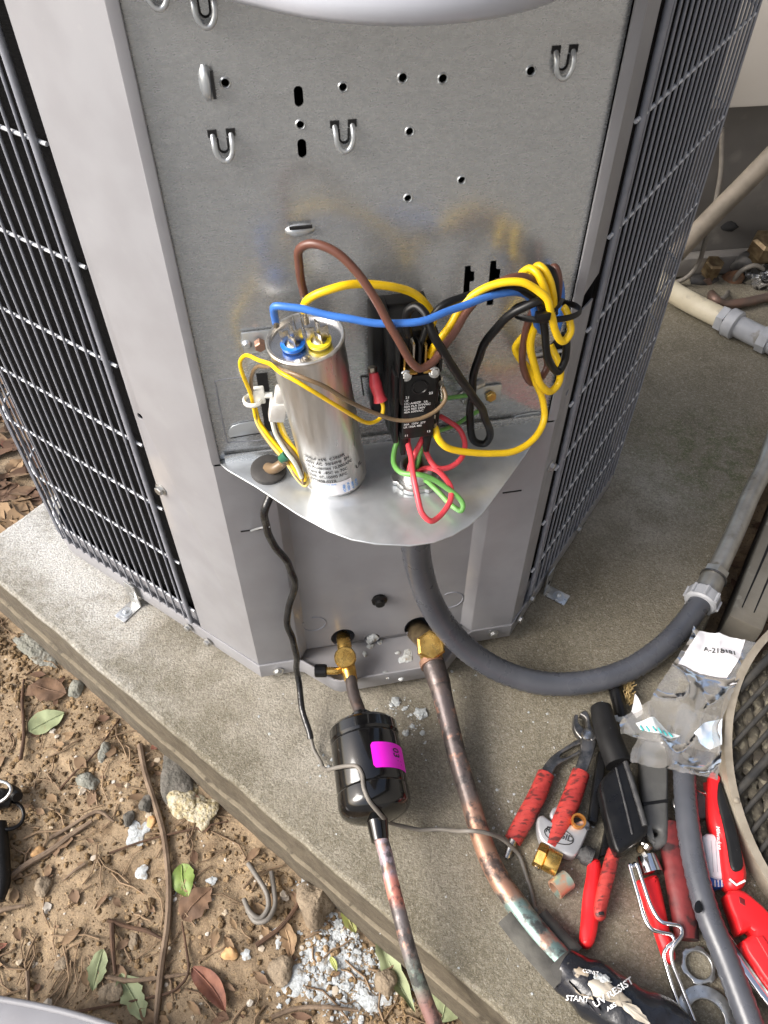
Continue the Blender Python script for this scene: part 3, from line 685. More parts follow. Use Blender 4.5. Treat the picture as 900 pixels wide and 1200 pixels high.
# embossed rectangle left of the capacitor, printed mark, knockout tabs
def loop_px(name, pts, fn, r, mat, parent):
    P = [fn(p) for p in pts]; P.append(P[0]); return tube(name, P, r, mat, parent, 6, 1)
loop_px('knockout_groove', smooth2([(256, 446), (300, 441), (309, 450), (318, 506), (314, 514), (272, 518), (265, 512), (254, 456)], 3), lambda p: F(*p, GN), .0005, paint_dk, galvp)
for pts in ([(272, 498), (303, 493), (305, 506), (270, 512)], [(603, 487), (632, 482), (633, 493), (603, 497)]):
    ring = [fz(p, GN) for p in smooth2(pts, 3)]; plate('knockout_tab', ring, [], fr(0, GN+.0009, 0), UU, ZZ, .0012, galv_b, galvp, bevel=.0004)
    a, b = F(*pts[3], GN), F(*pts[2], GN); tube('tab_slot', [a+NN*.0012, b+NN*.0012], .0007, black_in, galvp, 6, 1)
ring = [fz(p, GN) for p in ((440, 442), (424, 443), (427, 462), (443, 461))]
tube('lanced_slot', [F(p[0], p[1], GN)+NN*.0004 for p in ((440, 440), (423, 441), (426, 463))], .0012, black_in, galvp, 6, 1, flat=.5)
slot_ring = [fz(p, GN+.0004) for p in ((300, 438), (313, 437), (322, 506), (311, 505))]
plate('wire_slot', slot_ring, [], fr(0, GN+.0003, 0), UU, ZZ, .0004, black_in, galvp)
# hole at the right where the harness enters the cabinet
ring = [fz(p, GN+.0004) for p in ((628, 420), (668, 382), (676, 384), (664, 416))]
plate('harness_opening', ring, [], fr(0, GN+.0003, 0), UU, ZZ, .0004, black_in, galvp)
tube('harness_opening_edge', [F(624, 417, GN+.003), F(658, 411, GN+.003)], .0016, galv_b, galvp, 8, 1)
text_on('stamped_mark', ['A4031'], .009, F(420, 508, GN)+NN*.0003, UU, ZZ, M('stamp_ink', (.25,.25,.25), None, rough=.7), galvp)

# tray shelf
tray_px = [(258, 545), (266, 552), (300, 572), (350, 605), (385, 624), (412, 634), (440, 639), (480, 641), (508, 637), (530, 629), (550, 617), (566, 602), (590, 570), (615, 535), (640, 495)]
tp = [toF(G(*p, SH))[:2] for p in tray_px]
tp = [(a, max(b, GN+.001)) for a, b in tp]
tp = [(tp[0][0], GN+.0005)]+tp+[(tp[-1][0], GN+.0005)]
HC = toF(G(487, 562, SH))
tray = plate('tray', tp, [circ(HC[0], HC[1], .0135, 24), circ(*toF(G(315, 553, SH))[:2], .008, 16)], fr(0, 0, SH+.0008), UU, NN, .0016, galv_b, unit, bevel=.0005)
box('tray_fold', fr(PW/2, GN+.003, SH+.0045), UU, NN, ZZ, PW-.02, .002, .008, galv, tray, bev=.0006)
tabc = F(702-60, 492, 0)
# hex bolts
for px in ((157, 695), (221, 735), (244, 752)): hexbolt('bolt', SL(*px, .003), LN, .0042, zinc, unit)
for px in ((326, 786), (578, 742)): hexbolt('bolt', F(*px, .0025), NN, .0044, zinc, unit)
for px in ((608, 725), (622, 701), (677, 620)): hexbolt('bolt', SR(*px, .003), RN, .0042, zinc, unit)
hexbolt('bolt', SL(189, 573), LN, .0046, zinc, unit); hexbolt('bolt', SR(645, 546), RN, .0042, zinc, unit)
# hold-down feet
def foot(P, n, D, px_foot, top_px, fn):
    c = fn(*top_px); gx = G(*px_foot, .002)
    base = Vector((c.x, c.y, 0)); out = (gx-base); out.z = 0; d = n
    g1 = box_geo(base+n*.0045+ZZ*.021, D, n, ZZ, .017, .0016, .040, .0004)
    g2 = box_geo(base+n*(.0045+.014)+ZZ*.0012, D, n, ZZ, .017, .028, .0016, .0004)
    V, Fc = join(g1, g2); o = mk('hold_down_foot', V, Fc, zinc, unit)
    lathe('washer', base+n*.021+ZZ*.0021, ZZ, [(0, .0070), (.0010, .0070), (.0012, .0035), (.0035, .0030), (.0045, .0016)], galv_b, o, 16)
    lathe('bolt_hole', base+n*.0054+ZZ*.018, n, [(0, .0028), (.0004, .0028)], black_in, o, 12)
foot(A0, LN, LU, (157, 738), (160, 697), lambda u, v: SL(u, v, .001)); foot(B0, RN, RU, (665, 666), (642, 668), lambda u, v: SR(u, v, .001))
# grilles: every wire its own piece
def grille(which, s0, zs, n0):
    root_p = side_path(which, 0, s0)[0][0]
    frame = tube('side_grille', [root_p+ZZ*.034, root_p+ZZ*ZT], .0027, paint_dk, unit, 10, 1)
    src = None
    for i, (p, n) in enumerate(side_path(which, 0, s0+.0105, .03)):
        if src is None: src = tube('grille_wire', [p+ZZ*.034, p+ZZ*ZT], .00122, paint_dk, frame, 8, 1)
        else: copy_at(src, Vector((p.x, p.y, WL[src.name].z)), frame)
    hp = [p for p, n in side_path(which, -.0028 if which == 'L' else -.0010, s0-.0085, .035, .01)]
    hs = None
    for z in zs:
        if hs is None: hs = tube('grille_wire', [p+ZZ*z for p in hp], .0015, M('pale_cross_wire', (.62,.64,.68), (.45,.47,.50), 300, .3), frame, 8, 1); z0 = z; w0 = WL[hs.name].copy()  # horizontal wires coloured paler than the uprights
        else: copy_at(hs, w0+ZZ*(z-z0), frame)
grille('L', .1005, [.060, .147, .2315, .316, .403, .491, .578, .664], 0)
grille('R', .0425, [.095, .176, .257, .337, .416, .498, .580, .661], 0)
# lid: rounded square overhanging the open corner
K = A0-LU*(PW/math.sqrt(2)); Lside = (KL-K).length; Rside = (KR-(B0-RU*(PW/math.sqrt(2)))).length
def lid_ring(over, z, RR):
    k = K-LU*over-RU*over*1.0
    k0 = K-LU*over-RU*over; a = k0+LU*(Lside+2*over); b = k0+RU*(Rside+2*over); c = a+(b-k0)
    pts = []
    for Kp, di, do, R in ((k0, -LU, RU, RR), (b, RU, LU, .06), (c, LU, -RU, .06), (a, -RU, -LU, .06)): pts += round_corner(Kp, di, do, R, 12)
    return [Vector((p.x, p.y, z)) for p in pts]
def lid():
    rs = [lid_ring(-.004, 0.6845, .09), lid_ring(-.001, 0.6850, .09), lid_ring(.003, 0.6885, .09), lid_ring(.004, 0.6945, .09), lid_ring(.003, 0.7025, .09), lid_ring(-.004, 0.7085, .09), lid_ring(-.03, 0.7125, .08)]
    V = []; Fc = []; n = len(rs[0])
    for r in rs: V += r
    for k in range(len(rs)-1):
        for i in range(n): j = (i+1) % n; Fc.append((k*n+i, k*n+j, (k+1)*n+j, (k+1)*n+i))
    Fc.append(tuple(range(n-1, -1, -1))); Fc.append(tuple((len(rs)-1)*n+i for i in range(n)))
    return mk('lid', V, Fc, lid_paint, unit, sharp=60)
lid()
# service valves
def valve_small():
    c = G(405, 768, .052); t = F(402, 746, RC-.004)
    v = lathe('service_valve', c-ZZ*.012-NN*.0, Vector((0, -.35, 1)), [(0, .0075), (.006, .0105), (.012, .0105), (.016, .0118), (.020, .0118), (.022, .0105)], brass, unit, 24)
    tube('valve_neck', [t, (t+c)/2+ZZ*.004, c-ZZ*.004], .0078, brass, v, 12, 4)
    d = G(412, 800, .042); tube('valve_outlet', [c-ZZ*.006, (c+d)/2-ZZ*.004, d], [.0085, .0082, .0066], brass, v, 12, 4)
    a = G(400, 785, .044); b = G(383, 786, .044); tube('port_stem', [c-ZZ*.008, a, b], .0042, brass, v, 10, 3)
    ax = (G(376, 786, .044)-b).normalized()
    lathe('port_cap', b, ax, [(0, .0062), (.001, .0072), (.012, .0072), (.013, .0062)], bakelite, v, 14, 20)
def valve_big():
    c = G(503, 752, .050); t = F(488, 738, RC-.006)
    v = lathe('service_valve', c-ZZ*.012, Vector((.05, -.5, 1)), [(0, .012), (.004, .0155), (.018, .0155), (.020, .0165), (.026, .0165), (.028, .014)], brass, unit, 6, 20)
    tube('valve_neck', [t, c-ZZ*.002], .013, brass_old, v, 14, 1)
    tube('valve_outlet', [c-ZZ*.004, G(506, 772, .044), G(508, 782, .042)], [.0135, .0125, .0118], brass, v, 14, 4)
valve_small(); valve_big()
V_, F_ = rock_geo(F(436, 748, RC)-NN*.001, .008, .006, .006, 4, 2, .5); mk('valve_opening_sealant', V_, F_, flake_w, cplate)
print('unit done')
# ------------------------------------------------------------------ capacitor on the tray
cb = fr(.0955, .0285, SH+.0022); ct = F(358, 398, .036)
cax = (ct-cb).normalized(); cl = (ct-cb).length; CR = .0248
capn = thing('capacitor', 'round silver run capacitor standing on the metal tray', 'capacitor', cb)
can = lathe('can', cb, cax, [(0, CR*.93), (.0012, CR*.985), (.003, CR), (cl-.031, CR), (cl-.029, CR*1.012), (cl-.003, CR*1.012), (cl-.001, CR*1.05), (cl+.0016, CR*1.06), (cl+.0026, CR*1.03), (cl+.0022, CR*.97), (cl-.001, CR*.95)], alu, capn, 48)
lathe('cap_disc', cb+cax*(cl-.0012), cax, [(0, CR*.955), (.0004, CR*.955)], alu_top, capn, 40)
a_, x_, y_ = frame_of(cax)
xv = (NN-cax*NN.dot(cax)).normalized(); yv = cax.cross(xv)     # xv towards the viewer side, yv along the sheet
top = cb+cax*(cl-.0006)
def capxy(x, y, z): return top+yv*x+xv*y+cax*z
# terminals with coloured insulating rings
for nm, cx, cy, mt in (('terminal_ring', -.0085, .0045, blue_pl), ('terminal_ring', .0085, .0065, yel_pl)):
    c = capxy(cx, cy, 0)
    V, Fc = lathe_geo(c+cax*.0012, cax, [(0, .0052), (0, .0078), (.0026, .0082), (.0030, .0055), (0.0004, .0052)], 24); mk(nm, V, Fc[:-2], mt, capn)
    lathe('terminal_seat', c, cax, [(0, .0056), (.0022, .0050), (.0030, .0030)], nylon_w, capn, 20)
    for dx, dy, hh, rt in ((-.0042, -.001, .012, .2), (.001, -.0035, .014, 1.2), (.0045, .0005, .012, -.3), (0, .0035, .010, .9)):
        q = c+yv*dx+xv*dy+cax*(.002+hh/2); ax2 = (yv*math.cos(rt)+xv*math.sin(rt)).normalized(); ay2 = cax.cross(ax2)
        box('terminal_blade', q, ax2, ay2, cax, .0058, .0009, hh, tin, capn, bev=.0002)
c = capxy(-.002, -.013, 0)
for dx in (-.003, .002):
    box('terminal_blade', c+yv*dx+cax*.005, yv, xv, cax, .001, .0055, .010, tin, capn, bev=.0002)
lathe('vent_rivet', capxy(-.002, .0185, -.0003), cax, [(0, .0036), (.0008, .0034), (.0010, .0020), (.0024, .0017), (.0028, .0008)], tin, capn, 16)
# printed label wrapped round the can
th0 = math.atan2(0, 1)
def wrap(x, y, rr=CR+.0004, c0=0.0, h0=.0):
    a = c0+x/CR; return cb+cax*(h0+y)+xv*(rr*math.cos(a))+yv*(rr*math.sin(a))
V_ = []; F_ = []; n = 20
for i in range(n+1):
    x = -.016+.027*i/n; V_ += [wrap(x, .004, CR+.00025), wrap(x, .0185, CR+.00025)]
for i in range(n): F_.append((2*i, 2*i+2, 2*i+3, 2*i+1))
plab = mk('paper_label', V_, F_, label_w, can)
text_on('label_print', ['35/5uF ±6%  C3860R', '440V AC  50/60Hz  SH', 'S3 Protected 10,000AFC', 'Class B  -40C to 70C', 'S2/B  EC,10000 AFC', '97F9898.02TR'], .0042, None, None, None, print_k, can, 1.22, fn=lambda x, y: wrap(x*.86-.0215, y, CR+.00035, 0, .0445))
text_on('label_print', ['UL'], .0062, None, None, None, print_k, can, 1.2, fn=lambda x, y: wrap(x+.017, y, CR+.00035, 0, .0225))
text_on('label_print', ['17/04/23 08:42'], .0018, None, None, None, print_bl, can, 1.3, fn=lambda x, y: wrap(x-.012, y, CR+.0006, 0, .0164))
text_on('label_print', ['HC98JA', '035D 24', 'A 2304', '12 C38'], .0027, None, None, None, print_bl, can, 1.3, fn=lambda x, y: wrap(-y+.005, x, CR+.0006, 0, .0055))
# strap bracket with a copper screw beside the capacitor
sb = thing('capacitor_strap', 'small galvanised strap bracket with copper screw left of the capacitor', 'bracket', F(303, 402, .002))
box('strap', F(306, 400, GN+.002), UU, ZZ, NN, .026, .018, .0016, galv_b, sb, bev=.0004)
hexbolt('screw', F(304, 401, .0), NN, .0042, copper_clean, sb, .006, False)
lathe('bead', F(289, 401, GN), NN, [(0, .004), (.003, .0038), (.005, .002)], galv_b, sb, 12)
# ground lug plate at the right
gl = thing('ground_lug', 'square galvanised earth plate with brass screw right of the contactor', 'bracket', F(574, 462, .002))
box('lug_plate', F(572, 462, GN+.0015), UU, ZZ, NN, .021, .018, .0016, galv_b, gl, bev=.0004)
hexbolt('screw', F(574, 462, GN+.0025), NN, .0046, brass, gl, .004, False)
lathe('stud', F(566, 449, GN+.001), UU*-1+NN*.4, [(0, .0032), (.008, .0032), (.009, .0022)], zinc, gl, 12)
hexbolt('stud', F(545, 464, GN+.001), NN, .0044, zinc, gl, .006, True)

# ------------------------------------------------------------------ contactor
def fu(px, n): return toF(F(*px, n))
cu0 = .1545; cw = .0285
ctr = thing('contactor', 'black moulded contactor with white print and brass terminals', 'contactor', fr(cu0, .02, .38))
def cbx(name, u, n, z, su, sn, sz, mat=bakelite, bev=.0012, par=None, tilt=0): return box(name, fr(u, n, z), UU, NN, ZZ, su, sn, sz, mat, par or ctr, bev=bev)
cbx('mounting_base', cu0-.006, .004, .437, .040, .012, .098)
cbx('core', cu0-.004, .024, .440, .031, .032, .088)
fblk = cbx('front_block', cu0, .045, .428, .0240, .018, .058)
cbx('side_flange', cu0-.021, .012, .462, .012, .022, .050)
cbx('side_flange', cu0-.0155, .036, .425, .004, .030, .064)
cbx('side_flange', cu0+.0145, .030, .440, .005, .026, .042)
cbx('side_shoulder', cu0-.0125, .050, .447, .003, .012, .026)
for du in (-.0095, .0085):
    V, Fc = join(box_geo(fr(cu0+du, .047, .392), UU, NN, ZZ, .0075, .012, .026, .001))
    q0_ = fr(cu0+du, .047, 0)
    for v in V:
        if v.z < .386: v.x += (q0_.x-v.x)*.5; v.y += (q0_.y-v.y)*.5
    mk('leg', V, Fc, bakelite, ctr)
cbx('leg', cu0+.0165, .036, .406, .006, .010, .030)
for du in (-.0145, .0, .0145): cbx('barrier', cu0+du, .040, .468, .0020, .026, .024)
for du in (-.0072, .0072):
    t = cbx('terminal_plate', cu0+du, .0475, .4595, .010, .014, .0016, brass, .0002)
    cbx('terminal_upright', cu0+du-.0034, .047, .470, .0013, .010, .020, brass, .0002)
    cbx('terminal_upright', cu0+du+.0030, .046, .471, .0013, .010, .020, brass if du > 0 else tin, .0002)
    hexbolt('terminal_screw', fr(cu0+du*1.35, .0535, .4580), NN+ZZ*.6, .0028, zinc, t, .002, True)
lathe('plunger', fr(cu0, .0542, .4475), NN, [(0, .0060), (.0012, .0058), (.0013, .005), (.0006, .0046)], blk_pl, ctr, 20)
TN = .0546
text_on('print', ['21'], .0030, fr(cu0-.0100, TN, .4385), UU, ZZ, print_w, fblk); text_on('print', ['23'], .0030, fr(cu0+.0065, TN, .4400), UU, ZZ, print_w, fblk)
text_on('print', ['UF', 'HC-A40ZP   UL', '50A FLA 277VAC', '62A RES 240V', '40A 600VAC'], .0026, fr(cu0-.0108, TN, .4355), UU, ZZ, print_w, fblk, 1.0)
text_on('print', ['30A  120V  277', 'LR 150A 480'], .0025, fr(cu0-.0108, TN, .4135), UU, ZZ, print_w, fblk, 1.05)
text_on('print', ['11'], .0028, fr(cu0-.0100, TN, .4025), UU, ZZ, print_w, fblk); text_on('print', ['13'], .0028, fr(cu0+.0065, TN, .4040), UU, ZZ, print_w, fblk)
cbx('window', cu0-.0005, .0541, .4195, .0130, .0006, .0085, black_in, .0001)
for du, zz in ((.0145, .437), (.011, .402)):
    cbx('side_terminal', cu0+du+.004, .040, zz, .0015, .006, .014, tin, .0002)

# ------------------------------------------------------------------ wires
f = F
def wire(name, label, pts, r, mat, cat='wire', group=None, **kw): return tube(name, pts, r*.79, mat, seg=12, sub=8, kink=.0016, label=label, cat=cat, group=group, **kw)
YR = .00335
blue_pts = [f(323, 378, .033), f(322, 366, .036), f(324, 358, .040), f(345, 361, .046), f(380, 368, .052), f(440, 378, .060), f(495, 377, .062), f(545, 358, .050), f(580, 346, .040), f(609, 344, .034), f(623, 352, .030), f(627, 370, .030), f(631, 385, .026), f(640, 392, .018)]
wire('wire', 'blue wire running from the capacitor top across to the bundled loops', blue_pts, .0031, bl_w)
wire('wire', 'yellow wire arching from the capacitor top over the back sheet to the contactor', [f(357, 366, .040), f(359, 357, .042), f(372, 345, .045), f(395, 336, .046), f(425, 333, .044), f(460, 337, .040), f(486, 346, .036), f(503, 362, .034), f(508, 376, .034), f(500, 392, .036)], YR, y_w)
wire('wire', 'brown wire looping high above the capacitor and down to the contactor', [f(358, 352, .030), f(356, 340, .031), f(350, 315, .034), f(351, 292, .038), f(365, 284, .042), f(388, 292, .048), f(415, 315, .055), f(440, 348, .062), f(462, 392, .068), f(480, 423, .070), f(492, 432, .070), f(505, 424, .066), f(525, 398, .056), f(548, 365, .044), f(572, 338, .036), f(597, 325, .034), f(617, 325, .032), f(634, 336, .028), f(642, 352, .024)], .0034, br_w)
wire('wire', 'yellow wire rising from the contactor to the top of the bundled loops', [fr(cu0+.0085, .046, .466), f(512, 403, .050), f(529, 379, .046), f(548, 352, .040), f(570, 337, .040), f(592, 330, .042), f(610, 330, .044), f(628, 338, .046), f(641, 349, .048), f(645, 367, .048), f(650, 386, .046), f(660, 399, .044), f(668, 388, .040), f(666, 372, .034), f(660, 360, .028)], YR, y_w)
wire('wire', 'thick black wire hooped over the contactor and hanging in a long loop', [f(479, 392, .045), f(475, 378, .046), f(477, 366, .046), f(487, 361, .048), f(499, 370, .054), f(510, 395, .062), f(530, 430, .062), f(555, 465, .052), f(571, 495, .040), f(575, 512, .034), f(568, 521, .030), f(558, 518, .028), f(551, 503, .028), f(552, 465, .030), f(561, 420, .034), f(588, 377, .042), f(612, 361, .046), f(632, 352, .046), f(640, 358, .036)], .0038, bk_w)
wire('wire', 'black wire from inside the contactor curving behind the blue wire', [f(493, 408, .046), f(497, 395, .046), f(503, 378, .044), f(520, 360, .042), f(545, 348, .038), f(575, 340, .034), f(603, 339, .034), f(622, 346, .034), f(634, 358, .032), f(637, 375, .032)], .0034, bk_w)
# the tied bundle
wire('wire', 'yellow hoop at the back left of the tied bundle', [f(607, 332, .020), f(611, 321, .022), f(620, 315, .025), f(629, 319, .030), f(637, 333, .034), f(641, 350, .034), f(640, 368, .030)], YR, y_w)
wire('wire', 'yellow hoop at the top of the tied bundle', [f(621, 330, .012), f(624, 316, .016), f(631, 310, .020), f(638, 315, .024), f(644, 328, .028), f(647, 346, .030), f(646, 366, .028)], YR, y_w)
wire('wire', 'black hoop behind the yellow ones at the top of the bundle', [f(632, 330, .006), f(636, 316, .010), f(642, 313, .014), f(648, 322, .018), f(651, 345, .020), f(650, 368, .020)], .0034, bk_w)
wire('wire', 'brown hoop at the right of the tied bundle', [f(641, 328, .004), f(645, 317, .008), f(651, 313, .012), f(655, 324, .016), f(654, 345, .018), f(650, 364, .020)], .0034, br_w)
wire('wire', 'blue strand down the right side of the tied bundle', [f(650, 322, .004), f(656, 330, .008), f(659, 350, .012), f(656, 373, .014), f(650, 388, .014)], .0031, bl_w)
wire('wire', 'black loop with white print hanging below the cable tie', [f(635, 368, .034), f(638, 386, .036), f(640, 408, .036), f(645, 429, .034), f(654, 437, .030), f(661, 424, .026), f(663, 404, .022), f(662, 388, .018)], .0036, bk_w)
wire('wire', 'yellow wire hanging in the largest loop below the bundle', [f(634, 368, .028), f(626, 386, .026), f(621, 408, .026), f(626, 431, .027), f(634, 451, .028), f(645, 458, .026), f(654, 450, .022), f(656, 431, .018), f(650, 414, .010), f(645, 405, .002)], .0036, y_w)
wire('wire', 'brown wire with white print hanging left in the bundle', [f(628, 360, .022), f(621, 372, .022), f(614, 397, .022), f(611, 420, .022), f(617, 441, .021), f(625, 449, .018), f(635, 443, .012), f(641, 430, .006), f(640, 418, .002)], .0034, br_w)
wire('wire', 'yellow wire dropping from the bundle and sweeping low to the contactor', [f(630, 376, .012), f(614, 394, .012), f(603, 409, .012), f(608, 420, .014), f(620, 433, .018), f(630, 453, .022), f(637, 474, .026), f(637, 490, .030), f(625, 514, .040), f(598, 529, .050), f(556, 531, .056), f(525, 525, .056), f(512, 513, .052), f(509, 501, .048)], .0034, y_w)
def tie(name, label, c, ax, w, h, mat, r=.0013):
    a, x, y = frame_of(ax); pts = [c+x*(w*math.cos(t))+y*(h*math.sin(t)) for t in [i*2*math.pi/20 for i in range(21)]]
    th_ = thing(name, label, 'cable tie', c)
    tube('strap', pts, r, mat, th_, 6, 2, flat=1.8); return th_
bc = F(640, 364, .026); t_ = tie('cable_tie', 'black cable tie cinched round the wire bundle', bc, ZZ-NN*.25, .0235, .0175, bk_w)
box('tie_head', F(636, 370, .050), UU, ZZ, NN, .010, .006, .005, bakelite, t_, bev=.0008)
tube('tie_tail', [F(640, 369, .050), F(652, 362, .048), F(660, 350, .044)], .0015, bk_w, t_, 6, 4, flat=.5)
# thin harness on the left
TR = .0018
wire('wire', 'thin yellow wire arched in front of the capacitor to the red connector', [f(300, 490, .012), f(296, 468, .014), f(285, 441, .018), f(281, 425, .020), f(289, 418, .024), f(309, 424, .042), f(336, 440, .066), f(358, 454, .073), f(379, 467, .074), f(412, 487, .068), f(435, 495, .056), f(446, 489, .050), f(449, 477, .046), f(445, 466, .042)], TR, y_w)
wire('wire', 'thin brown and yellow wire crossing the capacitor to the contactor side', [f(301, 490, .012), f(296, 466, .013), f(294, 445, .016), f(299, 432, .020), f(317, 430, .046), f(341, 437, .066), f(360, 446, .073), f(379, 454, .074), f(420, 475, .070), f(458, 490, .066), f(488, 492, .066), f(511, 480, .062), f(521, 465, .056), f(518, 452, .050)], TR, tan_w)
hb = [[(297, 472), (301, 492), (311, 508), (330, 536), (349, 560), (358, 568), (361, 561), (352, 538), (334, 508), (328, 492)],
      [(299, 474), (304, 492), (314, 506), (333, 533), (350, 556), (357, 562), (359, 552), (348, 530), (331, 507), (326, 492)],
      [(298, 470), (303, 496), (318, 520), (334, 542), (348, 557), (356, 565), (352, 550), (341, 527), (327, 510), (321, 492)]]
for pts, mt, lab in zip(hb, (yw_w, y_w, tan_w), ('outermost pale yellow strand of the thin loop beside the capacitor', 'middle yellow strand of the thin loop beside the capacitor', 'inner brown strand of the thin loop beside the capacitor')):
    nv = [.012, .012, .016, .026, .036, .040, .038, .034, .026, .022]
    wire('wire', lab, [f(u, v, n) for (u, v), n in zip(pts, nv)], .0019, mt)
wire('wire', 'white strand in the thin loop beside the capacitor', [f(320, 492, .024), f(324, 507, .028), f(334, 525, .034), f(346, 545, .040), f(354, 560, .042)], .0020, wh_w)
cc = thing('wire_connector', 'milky clear plug connector left of the capacitor', 'connector', F(326, 476, .024))
cn_ax = (F(329, 452, .024)-F(324, 489, .024)).normalized()
box('shell', F(325, 480, .024), (UU-cn_ax*UU.dot(cn_ax)).normalized(), cn_ax.cross((UU-cn_ax*UU.dot(cn_ax)).normalized()), cn_ax, .0115, .010, .017, clear_pl, cc, bev=.0012)
box('latch', F(328, 462, .024), (UU-cn_ax*UU.dot(cn_ax)).normalized(), cn_ax.cross((UU-cn_ax*UU.dot(cn_ax)).normalized()), cn_ax, .0075, .008, .014, clear_pl, cc, bev=.002)
t_ = tie('cable_tie', 'white cable tie round the thin wires at the slot', F(296, 469, .013), ZZ, .0062, .0062, nylon_w, .0012)
box('tie_head', F(303, 463, .012), UU, ZZ, NN, .009, .013, .006, nylon_w, t_, bev=.001); tube('tie_tail', [F(305, 463, .012), F(320, 463, .014)], .0024, nylon_w, t_, 8, 1)
gt = tube('splice_tube', [f(331, 538, .030), f(337, 532, .032)], .0040, M('dark_green_tube', (.02,.12,.07), None, rough=.4), seg=12, sub=1, label='short dark green splice tube above the rubber grommet', cat='splice')
rc = thing('wire_connector', 'red crimp connector on the left of the contactor', 'connector', F(441, 452, .035))
tube('barrel', [f(438, 437, .032), f(440, 450, .036), f(444, 463, .041), f(446, 470, .043)], [.0032, .0046, .0040, .0052], rd_w, rc, 12, 5)
tube('blade_sleeve', [f(437, 440, .031), f(436, 430, .029)], .0034, tin, rc, 8, 1)
for px, n, lab in (((323, 372), .034, 'silver push-on terminal at the end of the blue wire'), ((357, 352), .033, 'silver push-on terminal at the end of the high brown wire'), ((358, 368), .040, 'silver push-on terminal where yellow meets the capacitor'), ((517, 455), .050, 'silver push-on terminal at the right of the contactor'), ((509, 500), .048, 'silver push-on terminal under the right of the contactor')):
    tube('push_on_terminal', [f(px[0], px[1]-6, n), f(px[0], px[1]+2, n), f(px[0]+1, px[1]+10, n)], [.0028, .0026, .0030], tin, None, 8, 3, flat=.7, label=lab, cat='terminal')
# field wires coming through the tray
g = G
SZ = SH+.002
wire('wire', 'green wire loop leaving the tray hole and doubling back', [g(470, 510, SH+.042), g(463, 527, SH+.034), g(461, 543, SH+.03), g(471, 553, SH+.032), g(493, 557, SH+.034), g(512, 565, SH+.030), g(533, 580, SH+.020), g(541, 592, SH+.014), g(539, 599, SH+.010), g(531, 595, SH+.009), g(515, 577, SH+.012), g(502, 565, SH+.012), g(492, 560, SH+.004), g(487, 560, SH-.02)], .0026, gn_w)
wire('wire', 'red wire from the contactor hanging in the longest loop over the tray', [g(480, 498, SH+.052), g(477, 518, SH+.046), g(482, 538, SH+.044), g(485, 558, SH+.042), g(490, 583, SH+.034), g(496, 602, SH+.026), g(506, 611, SH+.020), g(518, 604, SH+.018), g(527, 586, SH+.020), g(526, 567, SH+.024), g(515, 552, SH+.024), g(502, 547, SH+.020), g(491, 552, SH+.008), g(487, 560, SH-.02)], .0027, rd_w)
wire('wire', 'short red wire straight from contactor into the tray hole', [g(496, 505, SH+.048), g(494, 514, SH+.044), g(484, 537, SH+.034), g(480, 555, SH+.014), g(482, 563, SH-.02)], .0027, rd_w)
wire('wire', 'red wire curled in a round loop at the right of the contactor', [g(516, 488, SH+.040), g(525, 493, SH+.038), g(537, 502, SH+.034), g(545, 519, SH+.028), g(541, 536, SH+.024), g(527, 547, SH+.022), g(512, 547, SH+.024), g(501, 533, SH+.030), g(497, 514, SH+.042)], .0027, rd_w)
wire('wire', 'green earth wire running from the lug to the contactor right side', [f(548, 463, .004), f(535, 465, .008), f(520, 468, .016), f(510, 470, .02)], .0022, gn_w)
wire('wire', 'green wire passing low behind the red loop', [f(566, 478, .004), f(556, 484, .008), f(535, 496, .018), f(512, 506, .026), f(498, 518, .03), g(488, 552, SH+.004), g(485, 562, SH-.02)], .0022, gn_w)
cn = thing('conduit_connector', 'galvanised conduit connector and locknut in the tray hole', 'connector', G(487, 562, SH))
hc = fr(HC[0], HC[1], SH+.0018)
V, Fc = lathe_geo(hc-ZZ*.03, ZZ, [(0, .0105), (0, .0128), (.044, .0128), (.046, .0120), (.046, .0105), (0, .0105)], 28); mk('throat', V, Fc[:-2], zinc, cn)
ring = []
for i in range(48):
    a = 2*math.pi*i/48; ring.append((hc.x+math.cos(a)*(.0195 if (i % 8) < 4 else .0172), hc.y+math.sin(a)*(.0195 if (i % 8) < 4 else .0172)))
plate('locknut', ring, [circ(hc.x, hc.y, .0130, 28)], Vector((0, 0, hc.z+.0022)), EX, EY, .004, zinc, cn, bevel=.0006)

# ------------------------------------------------------------------ rubber grommet and control cable
gr = thing('rubber_grommet', 'black round rubber grommet with cable stub on the tray', 'grommet', G(315, 553, SH+.002))
gc = G(315, 553, SH+.0018)
lathe('disc', gc, ZZ+NN*.12, [(0, .0135), (.0015, .0143), (.0045, .0140), (.0058, .012), (.0062, .004)], rubber, gr, 28)
tube('cable_stub', [gc+ZZ*.004, G(322, 549, SH+.012), G(332, 542, SH+.018), f(334, 537, .032)], [.0048, .0042, .0038, .0036], tan_w, gr, 12, 5)
gcz = toF(gc)
wire('control_cable', 'black sheathed control cable snaking down the grey panel', [gc-ZZ*.002, gc-ZZ*.02, F(310, 597, .024), F(312, 615, .020), F(322, 640, .016), F(339, 664, .012), F(345, 688, .010), F(338, 712, .012), F(337, 732, .016), F(346, 762, .024), G(349, 795, .045), G(354, 828, .025), G(364, 866, .012)], .0043, M('black_crinkled_sheath', (.009,.009,.010), (.02,.02,.02), 60, .22, bump=.5, bscale=70, bdist=.004), cat='cable')
hexbolt  # noqa
tube('cable_tie', [F(294, 622, .002), F(308, 618, .02), F(316, 617, .022)], .0009, galv_b, None, 6, 3, label='thin wire clip holding the black cable to the panel', cat='clip')

